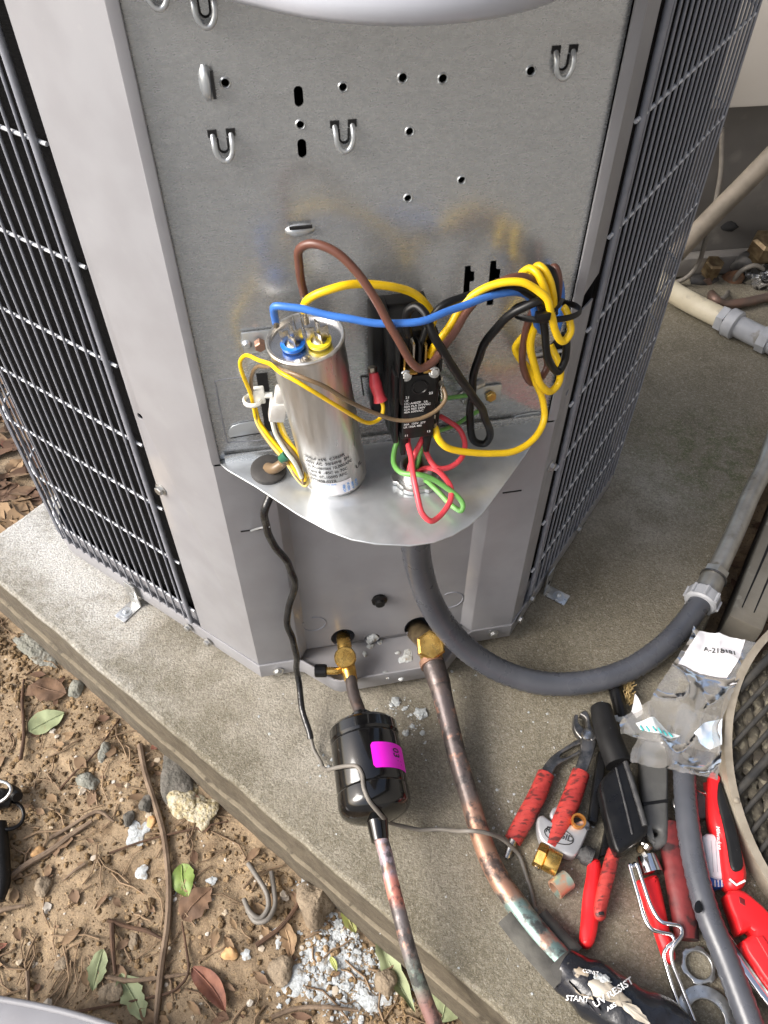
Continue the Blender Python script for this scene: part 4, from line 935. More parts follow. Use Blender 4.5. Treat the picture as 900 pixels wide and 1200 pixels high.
# ------------------------------------------------------------------ conduit to the unit
CRD = .0132
con_pts = [fr(HC[0], HC[1], SH-.03), G(486, 622, .275), G(490, 660, .215), G(503, 702, .150), G(525, 738, .098), G(556, 768, .058), G(596, 790, .033), G(640, 801, .022), G(690, 799, .020), G(738, 784, .022), G(780, 755, .026), G(808, 724, .028), G(822, 704, .029)]
cnd = thing('flexible_conduit', 'thick grey flexible conduit curving from the tray to the steel pipe', 'conduit', G(640, 801, 0))
def ribs(i): return 1.0 if i % 2 else .945
tube('hose', ribbed(con_pts), CRD*1.01, conduit_m, cnd, 20, 1, rfun=ribs)
ej = G(822, 704, .029); ed = (G(845, 660, .034)-ej).normalized()
lathe('compression_nut', ej-ed*.006, ed, [(0, .0168), (.002, .0190), (.016, .0190), (.018, .0175)], pvc_light, cnd, 24)
for i in range(8):
    a, x, y = frame_of(ed); an = 2*math.pi*i/8; p = ej-ed*.006+ed*.009+x*(.0190*math.cos(an))+y*(.0190*math.sin(an))
    tube('nut_rib', [p-ed*.007, p+ed*.007], .0024, pvc_light, cnd, 6, 1)
lathe('fitting_body', ej+ed*.012, ed, [(0, .0155), (.026, .0142), (.027, .0138)], emt, cnd, 24)
lathe('fitting_hex', ej+ed*.039, ed, [(0, .0150), (.010, .0150)], emt, cnd, 6, 20)
lathe('fitting_shadow_ring', ej+ed*.0365, ed, [(0, .0160), (.0022, .0160)], steel_dk, cnd, 24)
tube('steel_conduit_pipe', [ej+ed*.045, G(862, 622, .034), G(880, 580, .034), G(896, 548, .036), G(902, 530, .040), G(920, 480, .055), G(945, 430, .06)], .0116, emt, None, 20, 6, label='weathered steel conduit pipe running up the right edge', cat='pipe')

# ------------------------------------------------------------------ filter drier and refrigerant lines
d0, d1 = G(425, 850, .050), G(441, 955, .046); dax = (d1-d0).normalized(); dl = (d1-d0).length; DR = .0345
dr = thing('filter_drier', 'glossy black filter drier cylinder with magenta sticker', 'filter drier', (d0+d1)/2-ZZ*DR)
lathe('body', d0, dax, [(-.006, .010), (-.004, .022), (0, .031), (.004, DR), (.014, DR*1.01), (.0165, DR*.965), (.019, DR), (dl-.026, DR), (dl-.0235, DR*.97), (dl-.021, DR*1.015), (dl-.010, DR*1.015), (dl-.006, DR*.99), (dl-.002, .0315), (dl+.001, .0275), (dl+.0035, .021), (dl+.006, .012)], gloss_blk, dr, 48, 25)
lathe('end_fitting', d0-dax*.014, dax, [(0, .0085), (.002, .0105), (.005, .0105), (.006, .0085), (.009, .011), (.013, .0095)], gloss_blk, dr, 24)
lathe('end_fitting', d1+dax*.006, dax, [(0, .0105), (.006, .0095), (.014, .0088), (.018, .0082)], gloss_blk, dr, 24)
a_, dx_, dy_ = frame_of(dax)
up_ = (ZZ-dax*ZZ.dot(dax)).normalized(); rt_ = dax.cross(up_); 
if rt_.x < 0: rt_ = -rt_
def dwrap(t, a, r=DR+.0004): return d0+dax*t+up_*(r*math.cos(a))+rt_*(r*math.sin(a))
V_ = []; F_ = []; n = 24; a0, a1, t0, t1 = .08, 1.42, dl*.365, dl*.645
ringp = []
for (ca, ct_, s0) in ((a1, t1, 0), (a0, t1, 1), (a0, t0, 2), (a1, t0, 3)):
    sa = -1 if ca == a1 else 1; st = -1 if ct_ == t1 else 1
    for k in range(5): ph = math.pi/2*(k/4+s0); ringp.append((ca+sa*.09+.09*math.cos(ph), ct_+st*.003+.003*math.sin(ph)))
# sticker as a fine grid clipped to a rounded rectangle
for i in range(n+1):
    a = a0+(a1-a0)*i/n; e = min(i, n-i)/n*(a1-a0)*DR; cut = .003-math.sqrt(max(0, .003**2-max(0, .003-e)**2)) if e < .003 else 0
    V_ += [dwrap(t0+cut, a), dwrap(t1-cut, a)]
for i in range(n): F_.append((2*i, 2*i+2, 2*i+3, 2*i+1))
stkr = mk('sticker', V_, F_, pink, dr)
text_on('sticker_print', ['03'], .0125, None, None, None, print_k, stkr, fn=lambda x, y: dwrap((t0+t1)/2-.008+x*.8, .75+y/DR, DR+.0007))
text_on('sticker_print', ['. .', '.'], .008, None, None, None, print_k, stkr, .6, fn=lambda x, y: dwrap((t0+t1)/2+.004+x*.8, 1.02+y/DR, DR+.0007))
DW = lambda t, a, r: d0+dax*t+up_*(r*math.cos(a))+rt_*(r*math.sin(a))
wire('control_cable', 'thin grey cable crossing the black filter drier and the copper pipe', [G(363, 862, .012), G(368, 880, .006), G(377, 896, .012), DW(dl*.50, -1.25, DR+.006), DW(dl*.53, -.95, DR+.0032), DW(dl*.56, -.62, DR+.0032), DW(dl*.60, -.36, DR+.0034), DW(dl*.70, -.24, DR+.0034), DW(dl*.84, -.24, DR+.0036), DW(dl*.97, -.18, DR*.93+.0034), DW(dl*1.06, .1, DR*.62), G(458, 965, .025), G(490, 971, .006), G(525, 973, .014), G(549, 973, .040), G(572, 977, .036), G(592, 985, .018), G(608, 1001, .004), G(618, 1030, .003), G(625, 1060, .003), G(628, 1066, .010)], .0026, gy_w, cat='cable')
ll = thing('liquid_line', 'narrow copper liquid line above and below the filter drier', 'pipe', G(418, 820, 0))
tube('upper_run', [G(411, 795, .043), G(414, 812, .044), d0-dax*.012], .0064, copper, ll, 16, 6)
yy = lambda u, v, z: G(u, v, z).y
ll_m = tarnish_mat('tarnished_liquid_line', [(yy(500, 1180, .010), (.30,.17,.15)), (yy(492, 1150, .02), (.20,.26,.22)), (yy(482, 1122, .03), (.17,.15,.145)), (yy(468, 1070, .043), (.19,.165,.165)), (yy(465, 1056, .043), (.60,.22,.16)), (yy(459, 1034, .045), (.58,.24,.20)), (yy(456, 1024, .045), (.36,.30,.34)), (yy(446, 975, .046), (.42,.34,.37))], .42, .4, .012)
tube('lower_run', [d1+dax*.016, G(452, 1002, .046), G(458, 1030, .045), G(466, 1062, .043), G(474, 1094, .038), G(484, 1130, .028), G(496, 1165, .014), G(512, 1206, -.004), G(535, 1260, -.03)], .0066, ll_m, ll, 16, 8)
sl = thing('suction_line', 'thick copper suction line curving across the pad', 'pipe', G(545, 930, 0))
tube('coupling', [G(507, 776, .043), G(513, 795, .041), G(516, 804, .040)], [.0126, .0124, .0118], copper, sl, 20, 4)
tube('joint_ring', [G(505, 774, .043), G(507, 780, .043)], .0134, copper_clean, sl, 20, 1)
sl_m = tarnish_mat('tarnished_suction_line', [(yy(668, 1136, .018), (.15,.23,.215)), (yy(605, 1060, .0145), (.19,.27,.25)), (yy(598, 1050, .0145), (.34,.20,.14)), (yy(560, 970, .015), (.37,.21,.14)), (yy(550, 938, .017), (.15,.12,.11)), (yy(520, 822, .037), (.12,.10,.098)), (yy(512, 795, .04), (.17,.12,.10))], .42, .55, .03)
tube('main_run', [G(515, 801, .040), G(520, 822, .037), G(528, 855, .031), G(538, 895, .024), G(548, 928, .018), G(561, 972, .015), G(573, 1006, .0145), G(589, 1037, .0145), G(600, 1053, .0145), G(618, 1078, .015), G(640, 1105, .016), G(668, 1136, .018)], [.0118, .0106, .0101, .0100, .0100, .0100, .0100, .0101, .0103, .0106, .0107, .0108], sl_m, sl, 20, 8)
# split foam lying under the pipe and the wrapped insulation beyond
fm = thing('pipe_insulation', 'black pipe insulation in torn printed tape at the bottom edge', 'insulation', G(730, 1190, 0))
def half_sleeve(pts, r, a0, a1, mat, name):
    P, ts = catmull(pts, 6); V = []; Fc = []; m = 12
    for i, p in enumerate(P):
        T = (P[min(i+1, len(P)-1)]-P[max(i-1, 0)]).normalized(); x = T.cross(ZZ).normalized(); 
        for q in range(m+1):
            a = a0+(a1-a0)*q/m
            for rr in (r, r*.72): V.append(p+x*(rr*math.cos(a))+ZZ*(rr*math.sin(a))+ZZ*.001*noise.noise(p*80))
    w_ = 2*(m+1)
    for i in range(len(P)-1):
        for q in range(m):
            b = i*w_+2*q; Fc += [(b, b+2, b+2+w_, b+w_), (b+1, b+1+w_, b+3+w_, b+3)]
        for q in (0, m): b = i*w_+2*q; Fc.append((b, b+w_, b+1+w_, b+1))
    for i in (0, len(P)-1):
        for q in range(m): b = i*w_+2*q; Fc.append((b, b+1, b+3, b+2))
    return mk(name, V, Fc, mat, fm, sharp=60)
half_sleeve([G(592, 1078, .002), G(610, 1101, .003), G(634, 1129, .005), G(656, 1152, .010)], .0185, math.pi*.30, math.pi*1.1, foam_g, 'split_sleeve')
half_sleeve([G(630, 1076, .002), G(650, 1100, .004), G(672, 1122, .008)], .013, -math.pi*.05, math.pi*.75, foam, 'split_sleeve')
ins = [G(660, 1132, .018), G(670, 1142, .019), G(694, 1160, .021), G(726, 1180, .021), G(764, 1204, .021), G(804, 1232, .020), G(854, 1272, .02)]
tube('tape_collar', [G(656, 1127, .017), G(664, 1137, .018), G(672, 1145, .019)], [.0155, .0175, .0170], foam, fm, 20, 5)
irr = [.0165, .0195, .0230, .0245, .025, .025, .025]
V_, F_ = tube_geo(ins, irr, 28, 14)
V_ = [v+(Vector((noise.noise(v*55), noise.noise(v*55+Vector((9, 3, 1))), noise.noise(v*55+Vector((1, 7, 4)))))*.0042) for v in V_]
mk('wrapped_sleeve', V_, F_, wrap_m, fm, sharp=180)
def on_sleeve(u, v, lift=.0008):
    """surface point of the sleeve met by a sight line"""
    P, _ = catmull(ins, 6); d = ray(u, v).normalized(); best = None
    for i in range(60, 100):
        t = i*.01
    lo_, hi_ = .5, 1.05; t = lo_
    while t < hi_:
        p = CAM+d*t; q = min(P, key=lambda k: (k-p).length)
        if (q-p).length < (.0262 if (q-ins[0]).length > .03 else .0225): return p+(p-q).normalized()*lift
        t += .0015
    return G(u, v, .05)
def sleeve_patch(name, px, mat, lift=.0012):
    ring = [(a_+rnd.uniform(-1.3, 1.3), b_+rnd.uniform(-1.3, 1.3)) for a_, b_ in smooth2(px, 4)]; c = (sum(a for a, b in px)/len(px), sum(b for a, b in px)/len(px)); V = [on_sleeve(*c, lift)]; Fc = []; K_ = 3
    for k in range(1, K_+1):
        for a, b in ring: V.append(on_sleeve(c[0]+(a-c[0])*k/K_, c[1]+(b-c[1])*k/K_, lift if k < K_ else lift*.2))
    n = len(ring)
    for i in range(n):
        Fc.append((0, 1+i, 1+(i+1) % n))
        for k in range(K_-1): a = 1+k*n; Fc.append((a+i, a+n+i, a+n+(i+1) % n, a+(i+1) % n))
    return mk(name, V, Fc, mat, fm, sharp=90)
sleeve_patch('torn_backing', [(672, 1138), (682, 1134), (690, 1146), (684, 1152), (676, 1148)], tear_m)
sleeve_patch('torn_backing', [(662, 1149), (668, 1152), (676, 1162), (690, 1166), (700, 1176), (705, 1188), (696, 1184), (684, 1172), (672, 1164)], tear_m)
sleeve_patch('torn_backing', [(690, 1150), (708, 1150), (724, 1158), (730, 1164), (742, 1176), (756, 1190), (762, 1200), (744, 1194), (728, 1180), (708, 1172), (696, 1166)], M('dirty_clear_film', (.30,.26,.20), (.42,.38,.32), 60, .25, bump=.4, bscale=50))
sleeve_patch('torn_backing', [(700, 1140), (712, 1144), (716, 1152), (704, 1150), (696, 1146)], flake_w)
def sleeve_text(s, size, u0, v0, du, dv):
    V, Fc = text_geo(s, size); ln = math.hypot(du, dv); du /= ln; dv /= ln
    V = [on_sleeve(u0+du*v.x-(-dv)*v.y*1.0, v0+dv*v.x-du*v.y, .0022) for v in V]; mk('tape_print', V, Fc, print_w, fm, smooth=False)
sleeve_text('STANT', 8.5, 664, 1170, 1, .12); sleeve_text('UV RESIST', 11.5, 698, 1180, 1, -.60); sleeve_text('ABS', 7, 712, 1184, 1, -.55); sleeve_text('CONST', 5.5, 682, 1140, 1, .25)
# ------------------------------------------------------------------ hand tools and parts scattered on the pad
PX = lambda *p: G(*p)
def slab_t(px, z0, thick, name, mat, par, bevel=.002, smooth=3, holes=(), **kw):
    return slab(name, smooth2(px, smooth) if smooth else px, z0, thick, mat, par, bevel, holes=holes, **kw)
# tongue-and-groove pliers
pl = thing('pliers', 'open tongue-and-groove pliers with worn red grips', 'pliers', G(655, 930, 0))
fa_ = slab_t([(683, 860), (698, 865), (696, 882), (685, 909), (673, 906), (680, 882)], .019, .008, 'fixed_arm', steel_dk, pl, .0012)
sa_ = slab_t([(634, 906), (640, 893), (653, 881), (683, 864), (686, 878), (665, 890), (652, 898), (645, 910)], .012, .007, 'slotted_arm', steel_dk, pl, .001, holes=[smooth2([(656, 887), (662, 880), (681, 871), (682, 876), (664, 887)], 2)])
slab_t([(673, 838), (678, 838), (678, 846), (684, 853), (694, 861), (688, 869), (678, 862), (672, 851)], .016, .010, 'lower_jaw', steel_dk, pl, .0015)
slab_t([(680, 836), (686, 832), (691, 838), (693, 850), (701, 862), (694, 868), (688, 858), (687, 843), (684, 839)], .020, .010, 'upper_jaw', steel_dk, pl, .0015)
lathe('pivot', G(688, 861, .019), ZZ, [(0, .0062), (.0025, .006), (.0032, .004)], steel, pl, 18)
tube('grip', [G(681, 905, .014), G(672, 930, .014), G(659, 962, .013), G(645, 992, .011)], [.0090, .0096, .0098, .0090], redgrip, fa_, 16, 6, flat=.75)
tube('grip', [G(640, 907, .010), G(630, 931, .011), G(616, 958, .010), G(601, 985, .008)], [.0086, .0091, .0093, .0085], redgrip, sa_, 16, 6, flat=.75)
tube('handle_end', [G(647, 990, .010), G(637, 1005, .007), G(628, 1017, .005)], [.0048, .0042, .0036], steel, pl, 10, 3)
tube('handle_end', [G(602, 983, .008), G(597, 996, .005), G(593, 1006, .004)], [.0045, .0040, .0034], steel, pl, 10, 3)
# tubing cutter
tcut = thing('tubing_cutter', 'small silver tubing cutter under the pliers grip', 'tubing cutter', G(660, 980, 0))
slab_t([(630, 959), (637, 955), (648, 963), (664, 967), (683, 960), (690, 962), (691, 970), (678, 999), (669, 1003), (657, 998), (637, 987), (631, 975)], .017, .015, 'body', cutter_m, tcut, .0028)
tube('guide_hook', [G(652, 966, .008), G(647, 957, .012), G(651, 949, .012), G(658, 948, .010)], .0026, cutter_m, tcut, 8, 4)
V, Fc = lathe_geo(G(677, 964, .0165), ZZ, [(0, .0052), (0, .0072), (.006, .0072), (.006, .0052), (0, .0052)], 20); mk('copper_ring', V, Fc[:-2], orange_cu, tcut)
lathe('roller_pin', G(688, 971, .0165), ZZ, [(0, .0022), (.001, .002)], steel_dk, tcut, 10)
tube('knob', [G(675, 997, .009), G(681, 1000, .009), G(684, 1001, .009), G(694, 1006, .009)], [.0062, .0064, .0092, .0090], M('knurled_black', (.03,.03,.031), (.05,.05,.05), 400, .5, bump=.6, bscale=900), tcut, 14, 1)
def flat_text(s, size, u0, v0, du, dv, z, mat, par):
    o = G(u0, v0, z); e = G(u0+du, v0+dv, z)-o; e.normalize(); n2 = ZZ.cross(e)
    return text_on('print', [s], size, o, e, n2, mat, par)
flat_text('RIDGID', .0082, 639, 974, 26, 11, .0174, print_k, tcut)
tube('print_oval', [G(655+18*math.cos(t)*.93-8.5*math.sin(t)*.37, 979.5+18*math.cos(t)*.37+8.5*math.sin(t)*.93, .0173) for t in [i*2*math.pi/20 for i in range(21)]], .0005, print_k, tcut, 5, 1)
oc = G(640, 976, .0173)
# brass union and a cut of copper
bf = thing('brass_fitting', 'stubby brass pipe union beside the tubing cutter', 'fitting', G(640, 1008, 0))
b0, b1 = G(628, 1000, .011), G(655, 1014, .011); bx_ = (b1-b0).normalized(); bL = (b1-b0).length
lathe('hex_nut', b0, bx_, [(0, .0105), (.001, .0118), (bL*.36, .0118), (bL*.4, .0105)], brass, bf, 6, 20)
V, Fc = lathe_geo(b0, bx_, [(bL*.40, .0088), (bL*.44, .0112), (bL*.95, .0112), (bL, .0105), (bL, .0075), (bL*.8, .0070)], 24); mk('sleeve', V, Fc, brass, bf)
cp0, cp1 = G(650, 1043, .0095), G(666, 1030, .0095)
V, Fc = lathe_geo(cp0, cp1-cp0, [(0, .0072), (0, .0090), ((cp1-cp0).length, .0090), ((cp1-cp0).length, .0072), (0, .0072)], 22)
mk('copper_offcut', V, Fc[:-2], M('green_streaked_copper', (.52,.30,.20), (.30,.40,.34), 60, .5, metal=.5, lo=.45, hi=.55), label='short offcut of green streaked copper tube on the pad', cat='pipe offcut')
# black flat-bodied tool with a round handle
bt = thing('multi_tool', 'black flat-bodied tool with a long round handle', 'tool', G(730, 920, 0))
slab_t([(704, 916), (716, 902), (730, 889), (738, 893), (752, 938), (760, 966), (757, 979), (742, 990), (728, 999), (721, 994), (712, 962), (706, 935)], .036, .020, 'body', blk_pl, bt, .0035, 2)
tube('ridge', [G(733, 893, .0365), G(745, 931, .0365), G(756, 968, .0365)], .0028, M('worn_black_edge', (.03,.03,.032), (.06,.06,.06), 100, .25), bt, 8, 3)
tube('ridge', [G(722, 900, .0362), G(732, 940, .0362), G(741, 978, .0362)], .0012, M('worn_black_edge', (.03,.03,.032)), bt, 8, 3)
tube('handle', [G(703, 824, .022), G(704, 829, .022), G(709, 850, .024), G(717, 874, .027), G(725, 896, .028)], [.004, .0112, .0125, .0132, .0135], blk_sat, bt, 18, 5)
slab_t([(702, 880), (712, 880), (706, 920), (700, 964), (690, 962), (696, 918)], .014, .012, 'bar', blk_pl, None, .001, 0, label='flat black bar partly under the flat-bodied tool', cat='bar')
slab_t([(722, 905), (728, 906), (713, 1000), (703, 1004)], .011, .009, 'bar', blk_pl, None, .001, 0, label='narrow black bar running under the flat-bodied tool to the grips', cat='bar')
brh = thing('wire_brush', 'black rod with tan bristles below the big conduit', 'brush', G(728, 825, 0))
tube('rod', [G(719, 803, .010), G(724, 822, .010), G(729, 842, .010)], .0068, blk_pl, brh, 10, 2)
gs = []
for i in range(90):
    t = rnd.random(); b_ = G(733+t*4+rnd.uniform(-3, 3), 805+t*22, .003); gs.append(tube_geo([b_, b_+Vector((rnd.uniform(-.004, .006), rnd.uniform(-.004, .004), rnd.uniform(.008, .016)))], .0005, 4, 1))
V, Fc = join(*gs); mk('bristles', V, Fc, M('tan_bristle', (.42,.31,.14), (.3,.22,.1), 100, .6), brh)
V, Fc = rock_geo(G(727, 841, .012), .006, .005, .003, 5, 2, .5); mk('paint_chip', V, Fc, flake_w, label='white chip beside the black rod', cat='chip')
# second pliers: only the grips show
p2 = thing('pliers', 'pliers with one plain bright red grip and one worn red grip', 'pliers', G(704, 1050, 0))
slab_t([(691, 1007), (699, 1004), (706, 1012), (704, 1045), (703, 1078), (698, 1103), (690, 1110), (681, 1103), (682, 1080), (685, 1046), (689, 1022)], .016, .015, 'grip', red_pl, p2, .0062, 3)
slab_t([(714, 992), (722, 984), (727, 1002), (720, 1034), (713, 1062), (711, 1074), (704, 1077), (698, 1071), (698, 1056), (705, 1022)], .022, .014, 'grip', redgrip, p2, .0058, 3)
tube('grip_end_hole', [G(704.5, 1069, .0222), G(705, 1072, .0222)], .0025, black_in, p2, 10, 1)
tube('arm', [G(718, 990, .012), G(722, 975, .012), G(727, 960, .010)], .005, steel_dk, p2, 8, 2)
# red handled snips
sn = thing('snips', 'bright red handled snips with a steel collar', 'snips', G(765, 1060, 0))
slab_t([(747, 1032), (757, 1027), (771, 1024), (777, 1042), (784, 1075), (790, 1105), (794, 1120), (788, 1128), (780, 1121), (768, 1086), (755, 1052)], .018, .016, 'handle', red_pl, sn, .006, 3)
tube('collar', [G(757, 1004, .014), G(760, 1013, .014), G(764, 1024, .014)], [.0098, .0105, .0108], chrome, sn, 18, 3)
for i in range(7):
    c = G(750+rnd.random()*14, 992+rnd.random()*12, .016+rnd.random()*.008); an = rnd.random()*3
    lathe('spring_part', c, Vector((math.cos(an), math.sin(an), .6)), [(0, .0035), (.004, .0038), (.0045, .002)], brass_old if i % 2 else steel, sn, 10)
tube('blade_pin', [G(752, 990, .018), G(756, 1003, .018)], .002, chrome, sn, 8, 1)
# bent wire striker
stk = thing('flint_striker', 'bent steel wire striker lying over the red snips', 'striker', G(780, 1100, 0))
tube('wire_arm', [G(741, 1016, .024), G(738, 1013, .024), G(740, 1022, .024), G(748, 1050, .024), G(756, 1077, .023), G(764, 1089, .022), G(776, 1093, .021), G(787, 1096, .020), G(790, 1103, .020), G(782, 1110, .018), G(778, 1119, .016), G(783, 1140, .012), G(795, 1178, .008), G(808, 1215, .006)], .0019, chrome, stk, 8, 6)
tube('wire_arm', [G(741, 1016, .024), G(745, 1012, .025), G(752, 1030, .025), G(764, 1064, .024), G(775, 1080, .023), G(787, 1083, .023), G(797, 1086, .022), G(799, 1095, .022), G(792, 1105, .0225), G(787, 1114, .020), G(788, 1128, .016), G(800, 1160, .010), G(820, 1212, .006)], .0019, chrome, stk, 8, 6)
# grey tool handle, dark red handle
gh_ = thing('utility_knife', 'grey plastic tool handle with a hanging hole', 'tool', G(770, 950, 0))
gp = smooth2([(752, 872), (768, 868), (783, 876), (784, 930), (784, 980), (779, 990), (770, 993), (763, 989), (757, 965), (753, 930)], 3)
slab('handle', gp, .022, .018, grey_tool, gh_, .005, holes=[[(768+4.6*math.cos(t*.524), 975+4.2*math.sin(t*.524)) for t in range(12)]])
slab_t([(754, 940), (783, 936), (783, 940), (754, 944)], .0224, .002, 'seam', blk_sat, gh_, .0004, 0)
tube('spare_grip', [G(784, 965, .012), G(790, 1005, .013), G(797, 1043, .013), G(802, 1075, .012), G(805, 1101, .011)], [.0105, .0120, .0125, .0118, .0108], redgrip_dk, None, 16, 6, flat=.75, label='dirty dark red tool grip beside the lower conduit', cat='tool grip')
# lower conduit
c2 = thing('flexible_conduit', 'grey conduit running from under the plastic bag to the bottom edge', 'conduit', G(820, 1040, 0))
tube('hose', ribbed([G(806, 838, .018), G(801, 872, .018), G(802, 908, .020), G(805, 954, .022), G(813, 1007, .024), G(828, 1067, .024), G(850, 1122, .022), G(872, 1180, .020), G(890, 1230, .018), G(910, 1290, .017)]), .0113, conduit_m, c2, 20, 1, rfun=ribs)
slab_t([(815, 1058), (820, 1055), (824, 1066), (819, 1070), (814, 1067)], .0362, .0008, 'smudge', bk_w, c2, .0002, 2)
# marker, screwdriver, knife, wrench, rings
lt = thing('marker', 'stubby white marker with blue striped end', 'marker', G(836, 1005, 0))
slab_t([(824, 979), (836, 976), (850, 983), (852, 1026), (842, 1030), (832, 1026), (827, 1000)], .018, .016, 'barrel', paper, lt, .004, 2)
slab_t([(832, 1027), (842, 1031), (852, 1028), (851, 1038), (842, 1040), (834, 1037)], .0175, .012, 'cap', M('blue_cap', (.03,.11,.42), None, rough=.35), lt, .002, 1)
for k in range(3): slab_t([(837+k*4, 1031), (838.5+k*4, 1031), (839+k*4, 1039), (837.5+k*4, 1039)], .0179, .001, 'stripe', print_w, lt, .0001, 0)
for k in range(3): slab_t([(833+k*5, 985), (833.8+k*5, 985), (836.5+k*5, 1022), (835.7+k*5, 1022)], .0183, .0006, 'groove', M('pale_groove', (.5,.5,.52)), lt, .0001, 0)
sd_ = thing('screwdriver', 'red and black screwdriver handle beside the fan guard', 'screwdriver', G(858, 990, 0))
shd = slab_t([(834, 905), (842, 905), (846, 940), (858, 960), (872, 995), (878, 1022), (875, 1036), (865, 1043), (853, 1037), (848, 1018), (844, 985), (834, 962), (832, 935)], .026, .024, 'handle', red_pl, sd_, .0085, 3)
slab_t([(843, 915), (849, 925), (860, 958), (869, 993), (872, 1014), (865, 1021), (857, 1016), (852, 985), (845, 955), (841, 935)], .0282, .010, 'inlay', blk_sat, shd, .003, 3)
tube('mark', [G(855, 1030, .0262), G(863, 1037, .0255), G(873, 1032, .0258)], .0011, print_w, sd_, 6, 1)
flat_text('Milwaukee', .0052, 839, 968, 2, 22, .0266, print_w, sd_)
kn = thing('folding_knife', 'bright red plastic utility knife at the right edge', 'knife', G(885, 1090, 0))
slab_t([(852, 1047), (861, 1042), (873, 1043), (890, 1056), (904, 1070), (935, 1112), (960, 1160), (945, 1200), (904, 1156), (886, 1130), (875, 1114), (872, 1101), (883, 1094), (881, 1088), (868, 1093), (862, 1076)], .026, .022, 'body', red_pl, kn, .0045, 2)
slab_t([(866, 1050), (873, 1054), (874, 1062), (867, 1058)], .0263, .003, 'recess', M('deep_red', (.12,.006,.008), None, rough=.5), kn, .0006, 1)
slab_t([(886, 1098), (894, 1096), (930, 1150), (925, 1165)], .0275, .003, 'thumb_rib', red_pl, kn, .0012, 1)
tube('blade_back', [G(881, 1084, .020), G(884, 1094, .018)], .003, steel, kn, 8, 1)
wr = thing('wrench', 'slim chrome wrench poking from under the lower conduit', 'wrench', G(872, 1135, 0))
slab_t([(842, 1085), (846, 1083), (853, 1090), (880, 1128), (912, 1172), (916, 1188), (906, 1186), (875, 1146), (852, 1112)], .014, .009, 'shank', chrome, wr, .0022, 2)
tube('groove', [G(853, 1098, .0142), G(878, 1133, .0142), G(906, 1172, .0142)], .0014, steel_dk, wr, 6, 1)
def locknut(label, px, ro, ri, lobes, mat, z=.006, name='locknut'):
    c = G(*px, z); n = 48; ring = []
    for i in range(n):
        a = 2*math.pi*i/n; k = (i*lobes/n) % 1.0; r = ro*(1.0 if (k < .45 or not lobes) else .90); ring.append((c.x+r*math.cos(a), c.y+r*math.sin(a)))
    return plate(name, ring, [circ(c.x, c.y, ri, 32)], Vector((0, 0, z-.002)), EX, EY, .004, mat, bevel=.0007, label=label, cat='locknut')
locknut('toothed zinc locknut next to the lower conduit', (819, 1131), .0160, .0112, 6, zinc)
locknut('larger dull steel ring at the bottom edge', (829, 1194), .0255, .0150, 0, zinc)
hcp = thing('hose_clamp', 'steel hose clamp and grey clip behind the lower conduit', 'clamp', G(822, 930, 0))
cc_ = G(823, 914, .014)
tube('band', [cc_+Vector((.013*math.cos(t), .013*math.sin(t), .004*math.sin(t))) for t in [i*2*math.pi/18 for i in range(19)]], .0026, chrome, hcp, 6, 2, flat=1.6)
slab_t([(806, 930), (836, 926), (838, 950), (828, 958), (806, 956)], .010, .009, 'clip', grey_tool, hcp, .003, 2)
lathe('screw', G(797, 944, .006), ZZ, [(0, .009), (.005, .009), (.007, .006)], steel, hcp, 16)

# ------------------------------------------------------------------ plastic bag over the tools
from mathutils.geometry import delaunay_2d_cdt
def inpoly(p, poly):
    x, y = p; c = False
    for i in range(len(poly)):
        x1, y1 = poly[i-1]; x2, y2 = poly[i]
        if (y1 > y) != (y2 > y) and x < (x2-x1)*(y-y1)/(y2-y1)+x1: c = not c
    return c
def bagz(x, y):
    p = Vector((x, y, 0)); r1_ = 1-abs(noise.noise(p*22+Vector((3, 1, 0))))*2; r2_ = 1-abs(noise.noise(p*48+Vector((1, 8, 0))))*2
    return .050+.010*noise.noise(p*9)+.0080*(1-math.sqrt(1.02-r1_)*1.0)+.0016*r2_
def sheet(name, px, zf, mat, par, step=5.0, jag=0.0):
    edge = []
    for i in range(len(px)):
        a, b = px[i], px[(i+1) % len(px)]; L_ = math.hypot(b[0]-a[0], b[1]-a[1]); k = max(1, int(L_/step))
        for q in range(k):
            t = q/k; edge.append((a[0]+(b[0]-a[0])*t+rnd.uniform(-jag, jag), a[1]+(b[1]-a[1])*t+rnd.uniform(-jag, jag)))
    xs = [p[0] for p in edge]; ys = [p[1] for p in edge]; pts = list(edge); y = min(ys)+step/2
    while y < max(ys):
        x = min(xs)+step/2
        while x < max(xs):
            q = (x+rnd.uniform(-1, 1), y+rnd.uniform(-1, 1))
            if inpoly(q, edge) and min((q[0]-e[0])**2+(q[1]-e[1])**2 for e in edge) > (step*.5)**2: pts.append(q)
            x += step
        y += step
    n = len(edge); vs, _, fs, *_ = delaunay_2d_cdt([Vector(p) for p in pts], [(i, (i+1) % n) for i in range(n)], [], 1, 1e-4)
    W_ = []
    for v in vs:
        p = G(v.x, v.y, .052); W_.append(Vector((p.x, p.y, zf(p.x, p.y))))
    return mk(name, W_, [tuple(f_) for f_ in fs], mat, par, sharp=180)
bag = thing('plastic_bag', 'crumpled clear plastic bag with a white printed label on the tools', 'plastic bag', G(810, 830, .04))
sheet('film', [(814, 732), (820, 738), (846, 744), (872, 752), (888, 758), (874, 778), (856, 816), (847, 840), (845, 880), (840, 916), (800, 907), (739, 892), (740, 880), (750, 860), (727, 862), (725, 850), (732, 838), (760, 824), (770, 806), (790, 776), (808, 750)], bagz, bag_m, bag, 3.0, .6)
sheet('film', [(770, 806), (812, 828), (846, 842), (843, 884), (800, 868), (756, 862), (730, 858), (734, 840), (760, 826)], lambda x, y: bagz(x+.03, y)-.006, bag_m, bag, 5, .6)
